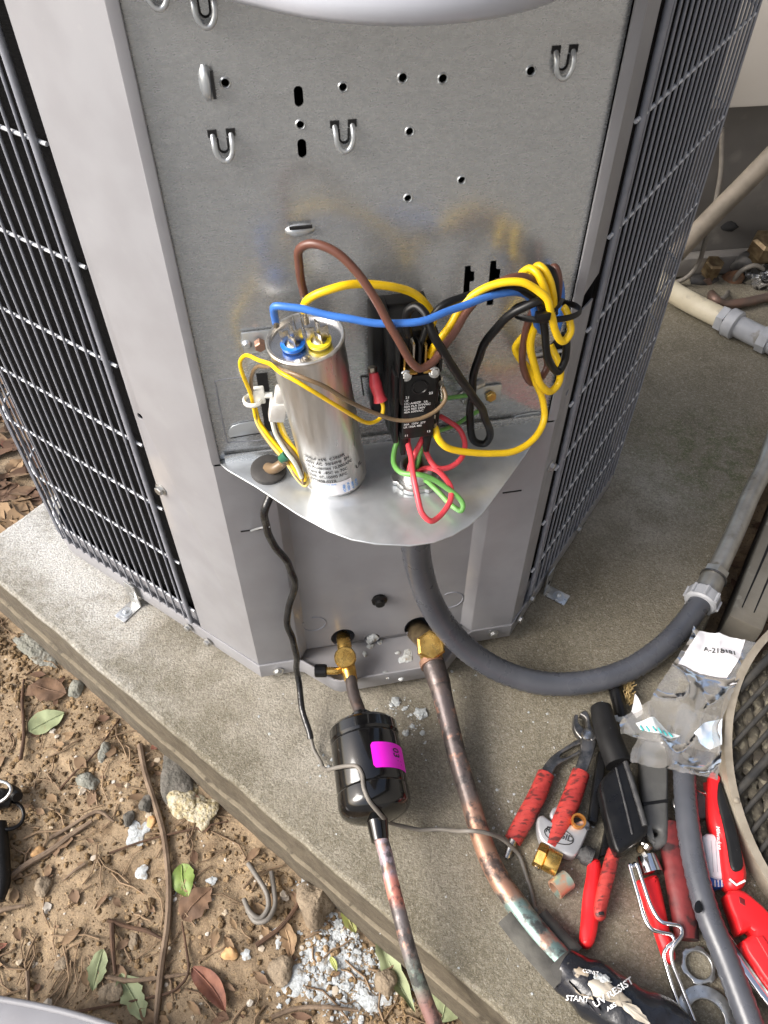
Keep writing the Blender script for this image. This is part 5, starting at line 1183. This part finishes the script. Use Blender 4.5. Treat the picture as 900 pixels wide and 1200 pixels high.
plb = sheet('paper_label', [(820, 738), (846, 745), (872, 752), (866, 772), (851, 796), (820, 790), (793, 781), (806, 760)], lambda x, y: bagz(x, y)+.0012, paper, bag, 4, .5)
sheet('folded_leaflet', [(744, 848), (766, 842), (784, 856), (798, 862), (786, 866), (764, 860), (750, 856)], lambda x, y: bagz(x, y)+.0010, M('pale_leaflet', (.62,.68,.68), (.75,.77,.78), 60, .6), bag, 4, .4)
sheet('folded_leaflet', [(812, 860), (826, 848), (846, 842), (846, 872), (832, 878), (820, 872)], lambda x, y: bagz(x, y)+.0010, M('blue_white_leaflet', (.70,.74,.80), (.45,.58,.75), 70, .5), bag, 4, .4)
teal = M('teal_print', (.03,.36,.36), None, rough=.6)
for k in range(6):
    u0 = 750+k*7; pts = [G(u0, 850+k*1.2, .055), G(u0+4, 856+k*1.2, .055)]
    tube('leaflet_print', [Vector((p.x, p.y, bagz(p.x, p.y)+.0016)) for p in pts], .0009, teal, bag, 5, 1)
def bag_text(s, size, u0, v0, du, dv):
    o = G(u0, v0, .055); e = (G(u0+du, v0+dv, .055)-o).normalized(); n2 = ZZ.cross(e)
    def fn(x, y): p = o+e*x+n2*y; return Vector((p.x, p.y, bagz(p.x, p.y)+.0034))
    text_on('label_print', [s], size, None, None, None, print_k, plb, fn=fn)
bag_text('A-218181', .0085, 824, 764, 30, 5)
sheet('paper_scrap', [(750, 801), (754, 806), (758, 815), (760, 824), (752, 830), (746, 822), (748, 812)], lambda x, y: .030+.02*(y-.4), paper, None, 3, .2); bpy.data.objects['paper_scrap']['label'] = 'torn white paper scrap beside the plastic bag'; bpy.data.objects['paper_scrap']['category'] = 'paper'

# ------------------------------------------------------------------ round fan guard at the right edge
fg = thing('fan_guard', 'round black fan guard with a beige rim at the right edge', 'fan guard', G(895, 900, .01))
rimpx = [(888, 750, .062), (872, 776, .055), (858, 808, .048), (850, 842, .041), (847, 880, .034), (852, 925, .026), (862, 962, .021), (880, 1004, .015), (902, 1046, .012)]
rp_ = [G(*p) for p in rimpx]
import itertools
def circ3(a, b, c):
    ax, ay, bx2, by, cx2, cy = a.x, a.y, b.x, b.y, c.x, c.y; d = 2*(ax*(by-cy)+bx2*(cy-ay)+cx2*(ay-by))
    ux = ((ax*ax+ay*ay)*(by-cy)+(bx2*bx2+by*by)*(cy-ay)+(cx2*cx2+cy*cy)*(ay-by))/d; uy = ((ax*ax+ay*ay)*(cx2-bx2)+(bx2*bx2+by*by)*(ax-cx2)+(cx2*cx2+cy*cy)*(bx2-ax))/d
    return ux, uy, math.hypot(ax-ux, ay-uy)
gx_, gy_, gR = circ3(rp_[1], rp_[4], rp_[7])
zsl = (rp_[0].z-rp_[-1].z)/(rp_[0].y-rp_[-1].y); zat = lambda y: rp_[-1].z+zsl*(y-rp_[-1].y)
def gp3(r, a, dz=0): x = gx_+r*math.cos(a); y = gy_+r*math.sin(a); return Vector((x, y, zat(y)+dz))
V, Fc = [], []; n = 96
for i in range(n):
    a = 2*math.pi*i/n
    for r, dz in ((gR+.001, .004), (gR-.0065, .0045), (gR-.0065, .002), (gR+.001, -.014), (gR+.0025, -.014)): V.append(gp3(r, a, dz))
for i in range(n):
    j = (i+1) % n
    for k in range(5): Fc.append((i*5+k, j*5+k, j*5+(k+1) % 5, i*5+(k+1) % 5))
mk('rim', V, Fc, beige_rim, fg, sharp=35)
da = math.radians(40); dx2, dy2 = math.cos(da), math.sin(da)
for k in range(-int(gR/.0155)-1, int(gR/.0155)+2):
    off = k*.0155; h = math.sqrt(max(0, (gR-.006)**2-off*off))
    cx_, cy_ = gx_-dy2*off, gy_+dx2*off; P_ = []
    for t in (-1, -.5, 0, .5, 1): x = cx_+dx2*h*t; y = cy_+dy2*h*t; P_.append(Vector((x, y, zat(y)-.002+.004*(1-t*t))))
    if h > .02: tube('guard_bar', P_, .0027 if k % 4 else .0045, blk_bar, fg, 8, 3)
for k in range(-int(gR/.0125)-1, int(gR/.0125)-4 if False else 4):
    off = k*.0125; h = math.sqrt(max(0, (gR-.012)**2-off*off))
    if h > .02:
        P_ = []; m = int(h*2/.006)
        for q in range(m+1): y = gy_-h+2*h*q/m; P_.append(Vector((gx_+off+.0012*math.sin(q*1.7), y, zat(y)-.014)))
        tube('mesh_strand', P_, .0058, mesh_m, fg, 8, 1, flat=.6, rfun=lambda i: 1.0+(.28 if i % 2 else -.12))
lathe('rivet', gp3(gR-.003, math.pi*1.02, .0045), ZZ, [(0, .003), (.001, .0028), (.0018, .001)], beige_rim, fg, 10)

# ------------------------------------------------------------------ timber edging at the right
tb = thing('timber_sleeper', 'weathered timber edging beam at the right of the pad', 'timber', G(885, 680, -.05))
e0 = G(853, 719, 0); e1 = G(894, 735, 0); td = -RD; tw = (e1-e0).length; tx = (e1-e0).normalized(); tn = Vector((-td.y, td.x, 0)); 
if tn.x < 0: tn = -tn
box('beam', e0+tn*(tw*.5+.002)+td*.5-ZZ*.045, td, tn, ZZ, 1.0, tw, .085, timber, tb, bev=.003)
for k in range(2): 
    p0 = e0+tn*(tw*(.3+.35*k)); tube('drying_crack', [p0+td*.02-ZZ*.0022, p0+td*.15+tn*.003-ZZ*.0022, p0+td*.31-ZZ*.0022], [.0008, .002, .0006], black_in, tb, 6, 4, flat=.5)

# ------------------------------------------------------------------ neighbouring unit behind
def onY(u, v, y): d = ray(u, v); return CAM+d*(y/d.y)
nb = thing('air_conditioner', 'older neighbouring air conditioner with beige upper panel, top right', 'air conditioner', Vector((.85, 1.6, 0)))
ndir = Vector((.992, .126, 0)); nn_ = Vector((.126, -.992, 0)); nb0 = Vector((.40, 1.27, 0))
box('cabinet', nb0+ndir*.55-nn_*.25+ZZ*.43, ndir, nn_, ZZ, 1.1, .5, .80, neigh_dk, nb, bev=.004)
q0 = onplane(862, 127, nb0+nn_*.03, nn_)
box('upper_panel', Vector((q0.x, q0.y, 0))+ndir*.25-nn_*.012+ZZ*(q0.z+.26), ndir, nn_, ZZ, .9, .022, .52, neigh_lt, nb, bev=.003)
box('base_rail', nb0+ndir*.6+nn_*.012+ZZ*.022, ndir, nn_, ZZ, 1.0, .024, .036, neigh_dk, nb, bev=.002)
lathe('panel_hole', nb0+ndir*0+Vector(), nn_, [(0, .001), (.001, .001)], black_in, nb, 6) if False else None
hp_ = onplane(855, 265, nb0, nn_); V, Fc = rock_geo(hp_+nn_*.001, .014, .006, .010, 8, 2, .3); mk('panel_knot', V, Fc, black_in, nb)
for px, rr in (((822, 323), .020), ((873, 318), .030)):
    c = onplane(*px, nb0+nn_*.001, nn_); lathe('pipe_opening', c, nn_, [(0, rr), (.002, rr*.95)], black_in, nb, 18)
def nbp(u, v, n): return onplane(u, v, nb0+nn_*n, nn_)
tube('brace_pipe', [nbp(792, 298, .05), nbp(830, 258, .05), nbp(870, 218, .05), nbp(915, 172, .05)], .016, M('dusty_tan_pipe', (.20,.17,.135), (.14,.12,.095), 30, .65), nb, 14, 3)
tube('thin_cable', [nbp(846, 150, .02), nbp(845, 200, .03), nbp(838, 240, .04), nbp(826, 285, .05), nbp(818, 310, .05), nbp(805, 325, .05), nbp(790, 332, .04)], .0042, gy_w, nb, 8, 5)
v1_ = nbp(829, 322, .03); s1 = lathe('service_valve', v1_-ZZ*.01, ZZ-Vector((0, .3, 0)), [(0, .013), (.02, .013), (.022, .017), (.044, .017), (.047, .013)], brass_old, nb, 6, 20)
tube('valve_body', [nbp(808, 330, .03), nbp(824, 330, .035), nbp(838, 330, .03)], [.013, .014, .010], M('dark_valve', (.05,.05,.052), (.09,.085,.08), 60, .5, metal=.5), nb, 12, 3)
tube('valve_body', [nbp(842, 332, .02), nbp(858, 328, .035), nbp(872, 320, .04)], [.012, .017, .014], rust, nb, 12, 3)
v2_ = nbp(888, 305, .04); lathe('service_valve', v2_-ZZ*.0, ZZ-Vector((0, .25, 0)), [(0, .020), (.02, .020), (.022, .028), (.046, .028), (.050, .022)], brass_old, nb, 6, 20)
tube('valve_body', [nbp(862, 315, .02), nbp(876, 308, .03), nbp(890, 312, .04), nbp(905, 318, .045)], [.018, .022, .024, .024], M('dark_valve', (.05,.05,.052)), nb, 14, 3)
V, Fc = rock_geo(nbp(900, 325, .055), .045, .025, .032, 12, 3, .35, 0, 2.2); mk('foil_wrap', V, Fc, foil, nb, sharp=30)
tube('copper_line', [nbp(827, 325, .04), nbp(832, 340, .045), G(838, 351, .022), G(846, 356, .014), G(862, 356, .012), G(905, 347, .010)], .0080, M('dull_brown_copper', (.22,.14,.11), (.16,.12,.10), 40, .5, metal=.5), nb, 12, 5)
tube('thin_cable', [nbp(900, 318, .06), nbp(884, 311, .06), nbp(868, 318, .055), nbp(856, 336, .045), G(846, 350, .02), G(828, 356, .005)], .0042, gy_w, nb, 8, 5)
for px in ((822, 340), (868, 337)): hexbolt('bolt', nbp(px[0], px[1], .025), nn_, .006, zinc, nb)
cr_ = thing('flexible_conduit', 'cream flexible conduit with pale grey fitting behind the unit', 'conduit', G(830, 366, 0))
tube('hose', [G(760, 318, .05), G(778, 334, .034), G(796, 347, .024), G(818, 359, .02), G(846, 373, .02)], .0175, cream_pvc, cr_, 18, 10, rfun=lambda i: 1+(.012 if i % 2 else 0))
f0, f1 = G(844, 372, .02), G(905, 402, .02); fd_ = (f1-f0).normalized()
lathe('fitting_hex', f0, fd_, [(0, .022), (.012, .022)], pvc_light, cr_, 6, 20)
lathe('fitting_nut', f0+fd_*.013, fd_, [(0, .021), (.002, .024), (.018, .024), (.02, .021)], pvc_light, cr_, 20)
lathe('pipe', f0+fd_*.032, fd_, [(0, .018), (.30, .018)], pvc_light, cr_, 20)
lathe('fitting_nut', f0+fd_*.075, fd_, [(0, .019), (.001, .022), (.016, .022), (.017, .019)], pvc_light, cr_, 8, 20)
print('tools done')
# ------------------------------------------------------------------ things lying on the soil
def onsoil(u, v, lift=0.0):
    z = -.11
    for _ in range(4): p = G(u, v, z); z = soilz(p.x, p.y)+lift
    return G(u, v, z)
def outside_pad(x, y, m=.008):
    p = Vector((x, y, 0))
    if (p-PE1).dot(PEN) > m: return True
    q = p-bl0; nb_ = Vector((-BLD.y, BLD.x, 0)); 
    return q.dot(nb_) > m and x < .0
def leaf_geo(b, t, wr, curl=.12, lobed=0.0, seed=0, lift=.004):
    d = t-b; L = d.length; e = d.normalized(); s = ZZ.cross(e).normalized(); n_ = 12; m = 6; V = []; Fc = []
    for i in range(n_+1):
        f_ = i/n_; w_ = wr*L*.5*(math.sin(math.pi*min(1, f_**.8*.98+.02))**.75)
        w_ *= 1+lobed*noise.noise(Vector((f_*9, seed*1.7, 0)))*1.5
        for j in range(m+1):
            g_ = (j/m*2-1); ww = w_*(1+lobed*.8*noise.noise(Vector((f_*11, seed+g_*2, 4))))
            z = lift+curl*L*(.35*g_*g_*(.5+.5*noise.noise(Vector((f_*3, seed, 1))))+.25*noise.noise(Vector((f_*2.5, g_*1.2, seed*2.3))))-(.0012 if j == m//2 else 0)
            p = b+e*(L*f_)+s*(g_*ww+L*.06*math.sin(f_*3+seed)); zz = max(soilz(p.x, p.y), 0 if False else -1)
            V.append(Vector((p.x, p.y, (zz+b.z*1+0)*0+zz+max(z, .0008))))
    for i in range(n_):
        for j in range(m): a = i*(m+1)+j; Fc.append((a, a+1, a+m+2, a+m+1))
    return V, Fc
LEAFN = [0]
def leaf(label, p0, p1, wr, mat, lobed=0.0, curl=.12, group=None):
    LEAFN[0] += 1; b, t = onsoil(*p0), onsoil(*p1); V, Fc = leaf_geo(b, t, wr, curl, lobed, LEAFN[0])
    o = thing('leaf', label, 'leaf', b, group)
    bl = mk('blade', V, Fc, mat, o, sharp=180)
    m = 7; mid = [V[i*m+3]+ZZ*.0006 for i in range(0, 13, 2)]
    tube('midrib', mid, [.0008]*5+[.0005, .0003], mat, o, 5, 2)
    return o
leaf('smooth sage green leaf lying flat left of the pad edge', (36, 860), (76, 836), .75, leaf_ol)
leaf('wide dull brown leaf above the sage leaf near the pad', (38, 806), (80, 812), .75, leaf_br, .2)
leaf('bright green oval leaf right of the long twig', (213, 1014), (222, 1052), .7, leaf_gn, .12)
leaf('pale sage leaf tip left of the long twig foot', (124, 1114), (108, 1162), .5, leaf_ol, .25)
leaf('sage leaf torn at the edge near the grey cover', (146, 1140), (166, 1200), .42, leaf_ol, .35)
leaf('red brown curled leaf right of the long twig foot', (228, 1134), (264, 1188), .38, leaf_rd, .05, .3)
leaf('ragged brown leaf below the bright green leaf', (216, 1080), (248, 1040), .7, leaf_br, .4)
leaf('small yellow green leaf against the rough boulder', (400, 1050), (412, 1062), .9, leaf_gn, .2)
leaf('yellow green leaf piece amid the white crumbs', (404, 1062), (418, 1094), .55, leaf_yg, .2)
leaf('long narrow sage leaf left of the lower pipe', (444, 1076), (484, 1190), .20, leaf_ol, .35, .2)
leaf('large lobed sage leaf right of the lower pipe', (536, 1122), (512, 1198), .85, leaf_ol, .6, .15)
leaf('small yellow leaf shard within the white crumbs', (388, 1122), (394, 1140), .4, leaf_yg)
leaf('tan leaf scrap left of the small brown stone', (334, 1090), (342, 1122), .6, leaf_tan, .4)
leaf('curled red leaf beside the grey slab stone', (178, 880), (192, 872), .6, leaf_rd, .2)
leaf('orange brown leaf tip at the left edge', (-4, 1112), (10, 1106), .5, leaf_rd)
lab = ['tan leaf at the left edge above the pad corner', 'grey brown leaf nearest the pad corner on the left', 'pink brown leaf at the left edge under the grille corner', 'broad tan leaf touching the grille corner', 'brown leaf just behind the pad corner', 'curled brown leaf at the far left of the litter']
for (p0, p1, wr, mt), lb in zip((((4, 610), (26, 590), .6, leaf_tan), ((0, 590), (24, 570), .9, leaf_br), ((4, 528), (22, 516), .8, leaf_rd), ((10, 556), (28, 540), .7, leaf_tan), ((22, 604), (36, 584), .5, leaf_tan), ((-6, 570), (10, 556), .6, leaf_br)), lab): leaf(lb, p0, p1, wr, mt, .3, .25)
for (p0, p1, wr, mt), lb in zip((((868, 752), (888, 734), .6, leaf_rd), ((880, 765), (900, 745), .5, leaf_br), ((872, 742), (884, 748), .6, leaf_tan)), ('red brown leaf in the gap by the timber end', 'brown leaf between the timber and the fan guard', 'tan leaf in the dark gap beside the timber')): leaf(lb, p0, p1, wr, mt, .2, .3)

def stone(label, px, w, h, mat, seed, hz=.45, rz=0.0, amp=.3, name='stone'):
    c = onsoil(*px); k = 1/ (FPX/((c-CAM).dot(Vector((0, cp, -sp)))))
    sx, sy = w*k/2, h*k/2*1.08; V, Fc = rock_geo(c+ZZ*min(sx, sy)*hz*.35, sx, sy, min(sx, sy)*hz*1.4, seed, 3, amp, rz); return mk(name, V, Fc, mat, label=label, cat='stone', sharp=40)
stone('rough brown boulder against the pad edge', (370, 1060), 42, 46, stone_m, 3, .7)
stone('small round brown stone left of the white crumbs', (331, 1136), 27, 30, stone_m, 5, .6)
stone('tan stone left of the lower pipe', (452, 1152), 26, 26, stone_m, 9, .6)
stone('brown stone behind the lower pipe', (498, 1142), 24, 26, stone_m, 11, .5)
stone('flat grey slab stone leaning by the pad edge', (209, 908), 36, 62, stone_d, 14, .35, .2)
stone('blue grey pebble below the sage leaf', (103, 916), 28, 17, stone_g, 17, .5, -.3)
stone('upright blue grey pebble under the pad edge', (122, 881), 13, 24, stone_g, 19, .5)
stone('long pale stone strip along the pad edge', (42, 764), 22, 62, stone_g, 21, .3, .85)
stone('small grey pebble beside the pad edge', (90, 808), 16, 22, stone_g, 23, .5)
stone('dark pebble left of the long twig', (151, 960), 14, 18, stone_d, 25, .6)
stone('dark pebble touching the long twig', (172, 943), 16, 18, stone_d, 27, .6)
stone('orange pebble at the forked twig', (46, 1000), 15, 12, stone_o, 29, .7)
stone('tan pebble below the forked twig', (51, 1040), 22, 22, stone_m, 31, .5)
stone('orange pebble left of the grey wire loop', (270, 1118), 18, 14, stone_o, 33, .6)
stone('tan pebble beside the long twig', (178, 963), 10, 16, stone_o, 35, .5)
stone('brown pebble near the grey cover', (130, 1165), 26, 22, stone_m, 37, .4)
stone('pale tan pebble in the lower bare soil', (156, 1104), 12, 18, stone_m, 39, .5)
stone('tan pebble above the grey cover', (73, 1130), 16, 14, stone_m, 41, .4)
stone('larger yellow lichen flake left of its pair', (216, 938), 40, 34, flake_y, 43, .28, .2, .5, 'lichen_flake')
stone('smaller yellow lichen flake right of its pair', (238, 952), 34, 32, flake_y, 47, .28, .7, .5, 'lichen_flake')
wf = [((162, 974), 22, 30, 'large white flake left of the long twig'), ((166, 1022), 13, 14, 'white flake below the large flake'), ((203, 1048), 12, 12, 'round white flake on the long twig'), ((247, 1033), 10, 10, 'white flake right of the bright green leaf'), ((328, 983), 12, 10, 'pale blue flake under the pad edge'), ((368, 1013), 12, 22, 'white flake leaning above the boulder'), ((384, 1030), 14, 22, 'larger white flake above the boulder'), ((362, 1032), 9, 14, 'small white flake left above the boulder'), ((288, 1118), 12, 9, 'white flake right of the orange pebble'), ((326, 1102), 7, 16, 'slim upright white flake left of the crumbs'), ((325, 1088), 13, 6, 'thin white flake above the tan scrap'), ((453, 1118), 16, 22, 'white flake left of the narrow sage leaf'), ((455, 1132), 10, 14, 'white flake below its larger neighbour'), ((350, 1150), 42, 26, 'widest white patch at the left of the crumbs'), ((375, 1164), 18, 30, 'white flake below the widest patch'), ((432, 1176), 24, 22, 'white flake at the lower right of the crumbs'), ((395, 1098), 36, 16, 'long white flake at the top of the crumbs'), ((372, 1118), 30, 16, 'white flake in the middle of the crumbs'), ((450, 1172), 18, 10, 'flat white flake near the tan stone')]
for i, (px, w_, h_, lb) in enumerate(wf): o = stone(lb, px, w_, h_, flake_w, 60+i, .12, i*.7, .55, 'paint_flake'); o['category'] = 'flake'
def twig(label, pts, r, mat=twig_m, lift=.003): 
    P = [onsoil(u, v, lift+r*.6) for u, v in pts]; o = tube('twig', P, [r*1.1]+[r]*(len(P)-2)+[r*.6], mat, None, 7, 5, label=label, cat='twig'); return o
twig('long thick twig running down the soil', [(164, 873), (170, 905), (181, 940), (191, 975), (196, 1010), (198, 1045), (196, 1085), (190, 1125), (186, 1160), (182, 1203)], .0036)
twig('forked twig left, thicker branch', [(4, 1034), (30, 1014), (62, 995), (84, 978), (108, 962)], .0034)
twig('forked twig left, thinner upper branch', [(58, 983), (80, 970), (104, 955), (116, 951), (134, 963)], .0022)
twig('pale twig at the left edge of the bare soil', [(-4, 1068), (12, 1064), (30, 1061)], .0024)
twig('bent brown stem curving round the red leaf', [(78, 1188), (120, 1180), (170, 1170), (205, 1160), (220, 1142), (218, 1110), (213, 1080)], .0014, twig_d)
twig('level twig crossing the long twig low down', [(126, 1145), (150, 1149), (185, 1146), (220, 1141)], .0022)
twig('upright dark twig left of the long twig', [(131, 1082), (132, 1110), (135, 1142)], .0026, twig_d)
twig('dark twig slanting into the long twig', [(126, 1078), (150, 1086), (172, 1091), (190, 1100)], .0022, twig_d)
twig('short upright twig above the grey cover', [(32, 1138), (33, 1155), (33, 1178)], .0022)
twig('thin straw slanting right of the forked twig', [(128, 1000), (170, 985), (215, 974), (268, 962)], .0012, twig_d)
twig('dark needle cluster under the pad edge', [(308, 976), (340, 1000), (372, 1022), (400, 1042)], .0018, twig_d)
twig('twig below the grey wire loop', [(300, 1108), (330, 1085), (352, 1055), (362, 1035)], .0024, twig_d)
twig('low twig under the white crumbs', [(318, 1192), (345, 1182), (380, 1180), (420, 1184)], .0022)
twig('dark root lying right of the lower pipe', [(486, 1092), (510, 1112), (530, 1140), (556, 1166)], .0022, twig_d)
twig('thin stem above the forked twig', [(70, 925), (88, 905), (110, 884), (140, 842)], .0012, twig_d)
twig('dark root along the left edge', [(24, 890), (28, 862), (26, 820), (28, 796)], .0022, twig_d)
twig('two tone stub by the dark pebble', [(100, 1012), (88, 1020), (74, 1032)], .0016)
# grey wire offcuts, black cables, access cover
go = thing('wire_offcut', 'looped offcut of grey cable on the soil', 'wire', onsoil(303, 1050))
tube('strand', [onsoil(u, v, l) for u, v, l in ((291, 1012, .006), (303, 1030, .012), (313, 1048, .014), (314, 1064, .012), (305, 1076, .010), (294, 1070, .010), (286, 1054, .006))], .0028, gy_w, go, 8, 6)
tube('strand', [onsoil(u, v, l) for u, v, l in ((318, 1022, .004), (321, 1042, .010), (322, 1062, .012), (313, 1078, .012), (300, 1080, .010), (290, 1066, .008))], .0028, gy_w, go, 8, 6)
bcb = thing('cable_coil', 'black cable coil and plug at the left edge', 'cable', onsoil(5, 950))
tube('ring', [onsoil(8+20*math.cos(t), 955+17*math.sin(t), .012) for t in [i*2*math.pi/16 for i in range(17)]], .0022, bk_w, bcb, 8, 3)
tube('loop', [onsoil(u, v, l) for u, v, l in ((-14, 945, .02), (6, 936, .03), (13, 926, .034), (8, 918, .03), (-10, 914, .02))], .0020, zinc, bcb, 8, 4)
tube('plug', [onsoil(u, v, .016) for u, v in ((-12, 940), (2, 936), (14, 938))], [.013, .012, .008], blk_sat, bcb, 12, 3)
tube('plug', [onsoil(u, v, .020) for u, v in ((8, 928), (16, 930), (21, 934))], [.010, .008, .006], blk_sat, bcb, 12, 3)
tube('lead', [onsoil(u, v, .012) for u, v in ((-2, 965), (0, 1000), (2, 1035), (-1, 1056))], [.009, .010, .009, .005], blk_sat, bcb, 10, 4)
ac = thing('access_cover', 'removed grey enamelled access cover at the bottom left corner', 'cover', onsoil(60, 1200, .03))
slab('sheet', smooth2([(-60, 1160), (0, 1170), (40, 1177), (80, 1186), (120, 1198), (160, 1212), (190, 1240), (170, 1290), (-60, 1290)], 3), -.060, .016, paint, ac, .004)
tube('rolled_edge', [G(u, v, -.061) for u, v in ((-60, 1161), (0, 1171), (40, 1178), (80, 1187), (120, 1199), (160, 1213))], .003, paint, ac, 8, 4)

# ------------------------------------------------------------------ uncountable litter
def scatter(n, region, fn, seed):
    r_ = random.Random(seed); gs = []; c_ = 0; tries = 0
    while c_ < n and tries < n*12:
        tries += 1; q = region(r_)
        if q is None: continue
        gs.append(fn(r_, q, c_)); c_ += 1
    return join(*gs)
def reg_front(r_):
    x, y = r_.uniform(-.62, .22), r_.uniform(.03, .80)
    return (x, y) if outside_pad(x, y, .010) else None
def reg_clump(r_):
    q = reg_front(r_)
    if q is None: return None
    k = noise.noise(Vector((q[0]*5, q[1]*5, 3.3)))+.5*noise.noise(Vector((q[0]*16, q[1]*16, 1)))
    d = (Vector((*q, 0))-PE1).dot(PEN)
    return q if r_.random() < .22+max(0, k)*1.3+.5*math.exp(-(d/.05)**2) else None
bases = []
for i in range(8):
    V, Fc = rock_geo(Vector(), 1, 1, .75, i+1, 2 if i < 3 else 1, .5, 0, 1.6); bases.append((V, Fc))
def crumb(smin, smax):
    def fn(r_, q, i):
        V, Fc = bases[i % 8]; s = smin*(smax/smin)**(r_.random()**2.2); a = r_.random()*6.28; ca, sa = math.cos(a), math.sin(a); ex = r_.uniform(.7, 1.3)
        z = soilz(*q)+s*.15
        return [Vector((q[0]+(v.x*ca-v.y*sa*ex)*s, q[1]+(v.x*sa+v.y*ca*ex)*s, z+v.z*s*.8)) for v in V], Fc
    return fn
V, Fc = scatter(7500, reg_clump, crumb(.0008, .0048), 1); mk('soil_crumbs', V, Fc, M('soil_crumb', (.25,.17,.09), (.14,.095,.055), 30, .97, c3=(.34,.24,.14), s3=18, lo3=.5, hi3=.62, bump=.9, bscale=220, bdist=.006, spec=.15), kind='stuff', label='loose brown soil crumbs', sharp=180)
V, Fc = scatter(420, reg_front, crumb(.0012, .0055), 2); mk('pale_grit', V, Fc, M('pale_grit', (.42,.34,.24), (.50,.47,.42), 20, .9), kind='stuff', label='scattered pale grit', sharp=30)
def twiglet(lmin, lmax, rr):
    def fn(r_, q, i):
        a = r_.random()*3.14; L = r_.uniform(lmin, lmax); d = Vector((math.cos(a), math.sin(a), 0)); P = []
        for k in range(4):
            t = k/3-.5; p = Vector((*q, 0))+d*(L*t)+Vector((-d.y, d.x, 0))*(L*.12*math.sin(t*4+i)); P.append(Vector((p.x, p.y, soilz(p.x, p.y)+.002+.001*r_.random())))
        return tube_geo(P, rr*r_.uniform(.6, 1.3), 5, 1)
    return fn
V, Fc = scatter(330, reg_front, twiglet(.012, .055, .0009), 3); mk('twig_litter', V, Fc, M('litter_straw', (.26,.18,.11), (.13,.085,.05), 8, .9), kind='stuff', label='fine twigs and straw')
def frag(smin, smax):
    def fn(r_, q, i):
        a = r_.random()*6.28; L = r_.uniform(smin, smax); b = Vector((*q, 0)); t = b+Vector((math.cos(a), math.sin(a), 0))*L
        V, Fc = [], []; e = (t-b).normalized(); s = Vector((-e.y, e.x, 0)); w_ = r_.uniform(.35, .8)*L*.5
        for f_, ww in ((0, .15), (.3, .9), (.65, 1), (1, .1)):
            for g_ in (-1, 0, 1):
                p = b+e*L*f_+s*(w_*ww*g_*r_.uniform(.8, 1.1)); V.append(Vector((p.x, p.y, soilz(p.x, p.y)+.002+L*.12*r_.random()+(.08*L if g_ else 0))))
        for k in range(3):
            for j in range(2): o_ = k*3+j; Fc.append((o_, o_+1, o_+4, o_+3))
        return V, Fc
    return fn
V, Fc = scatter(260, reg_front, frag(.006, .022), 4); mk('leaf_litter', V, Fc, M('litter_leaf', (.16,.10,.06), (.25,.165,.09), 14, .85, c3=(.11,.06,.035), s3=9, lo3=.5, hi3=.55), kind='stuff', label='broken dead leaf fragments', sharp=180)
def reg_back(r_):
    x, y = r_.uniform(-1.1, -.2), r_.uniform(.62, 1.3)
    return (x, y) if outside_pad(x, y, .012) and y > .64 else None
V, Fc = scatter(900, reg_back, frag(.02, .06), 5); mk('leaf_litter', V, Fc, MATS['litter_leaf'], kind='stuff', label='thick bed of dead leaves behind the pad', sharp=180)
def reg_gap(r_):
    x, y = r_.uniform(.40, .75), r_.uniform(.46, .80)
    return (x, y)
V, Fc = scatter(120, reg_gap, frag(.015, .04), 6); mk('leaf_litter', V, Fc, MATS['litter_leaf'], kind='stuff', label='dead leaves in the gap by the timber', sharp=180)
# white plaster crumbs on the soil and by the pipes on the pad
def reg_px(cx, cy, sx, sy, fn_):
    def f_(r_):
        u, v = r_.gauss(cx, sx), r_.gauss(cy, sy); p = fn_(u, v)
        if fn_ is onsoil and not outside_pad(p.x, p.y, .01): return None
        return (p.x, p.y)
    return f_
def wcrumb(smin, smax, zf):
    def fn(r_, q, i):
        V, Fc = bases[i % 8]; s = smin*(smax/smin)**(r_.random()**2.5); a = r_.random()*6.28; ca, sa = math.cos(a), math.sin(a); z = zf(*q)+s*.2
        return [Vector((q[0]+(v.x*ca-v.y*sa)*s, q[1]+(v.x*sa+v.y*ca)*s, z+v.z*s*.55)) for v in V], Fc
    return fn
def safe_soil(x, y): return soilz(x, y) if outside_pad(x, y, 0) else 0.0
gsx = [scatter(n_, reg_px(cx, cy, sx, sy, onsoil), wcrumb(.0007, .0036, safe_soil), 10+i) for i, (n_, cx, cy, sx, sy) in enumerate(((900, 402, 1120, 20, 22), (480, 412, 1160, 22, 18), (240, 372, 1150, 22, 18), (90, 455, 1125, 20, 25), (70, 396, 1060, 6, 18), (40, 385, 1040, 16, 10)))]
V, Fc = join(*gsx); mk('plaster_crumbs', V, Fc, flake_w, kind='stuff', label='heap of white plaster crumbs on the soil', sharp=30)
gpx = lambda u, v: G(u, v, 0)
gsx = [scatter(n_, reg_px(cx, cy, sx, sy, gpx), wcrumb(.0006, mx_, lambda x, y: 0.0), 30+i) for i, (n_, cx, cy, sx, sy, mx_) in enumerate(((26, 482, 838, 10, 12, .007), (30, 480, 850, 18, 16, .004), (14, 458, 830, 10, 6, .005), (16, 380, 870, 60, 50, .0022), (60, 640, 930, 60, 60, .0020), (12, 555, 792, 16, 10, .005), (80, 650, 1000, 110, 90, .0015), (10, 376, 898, 5, 12, .004)))]
V, Fc = join(*gsx); mk('plaster_crumbs', V, Fc, flake_w, kind='stuff', label='white plaster crumbs on the concrete', sharp=30)
leafpad = None
print('all done')
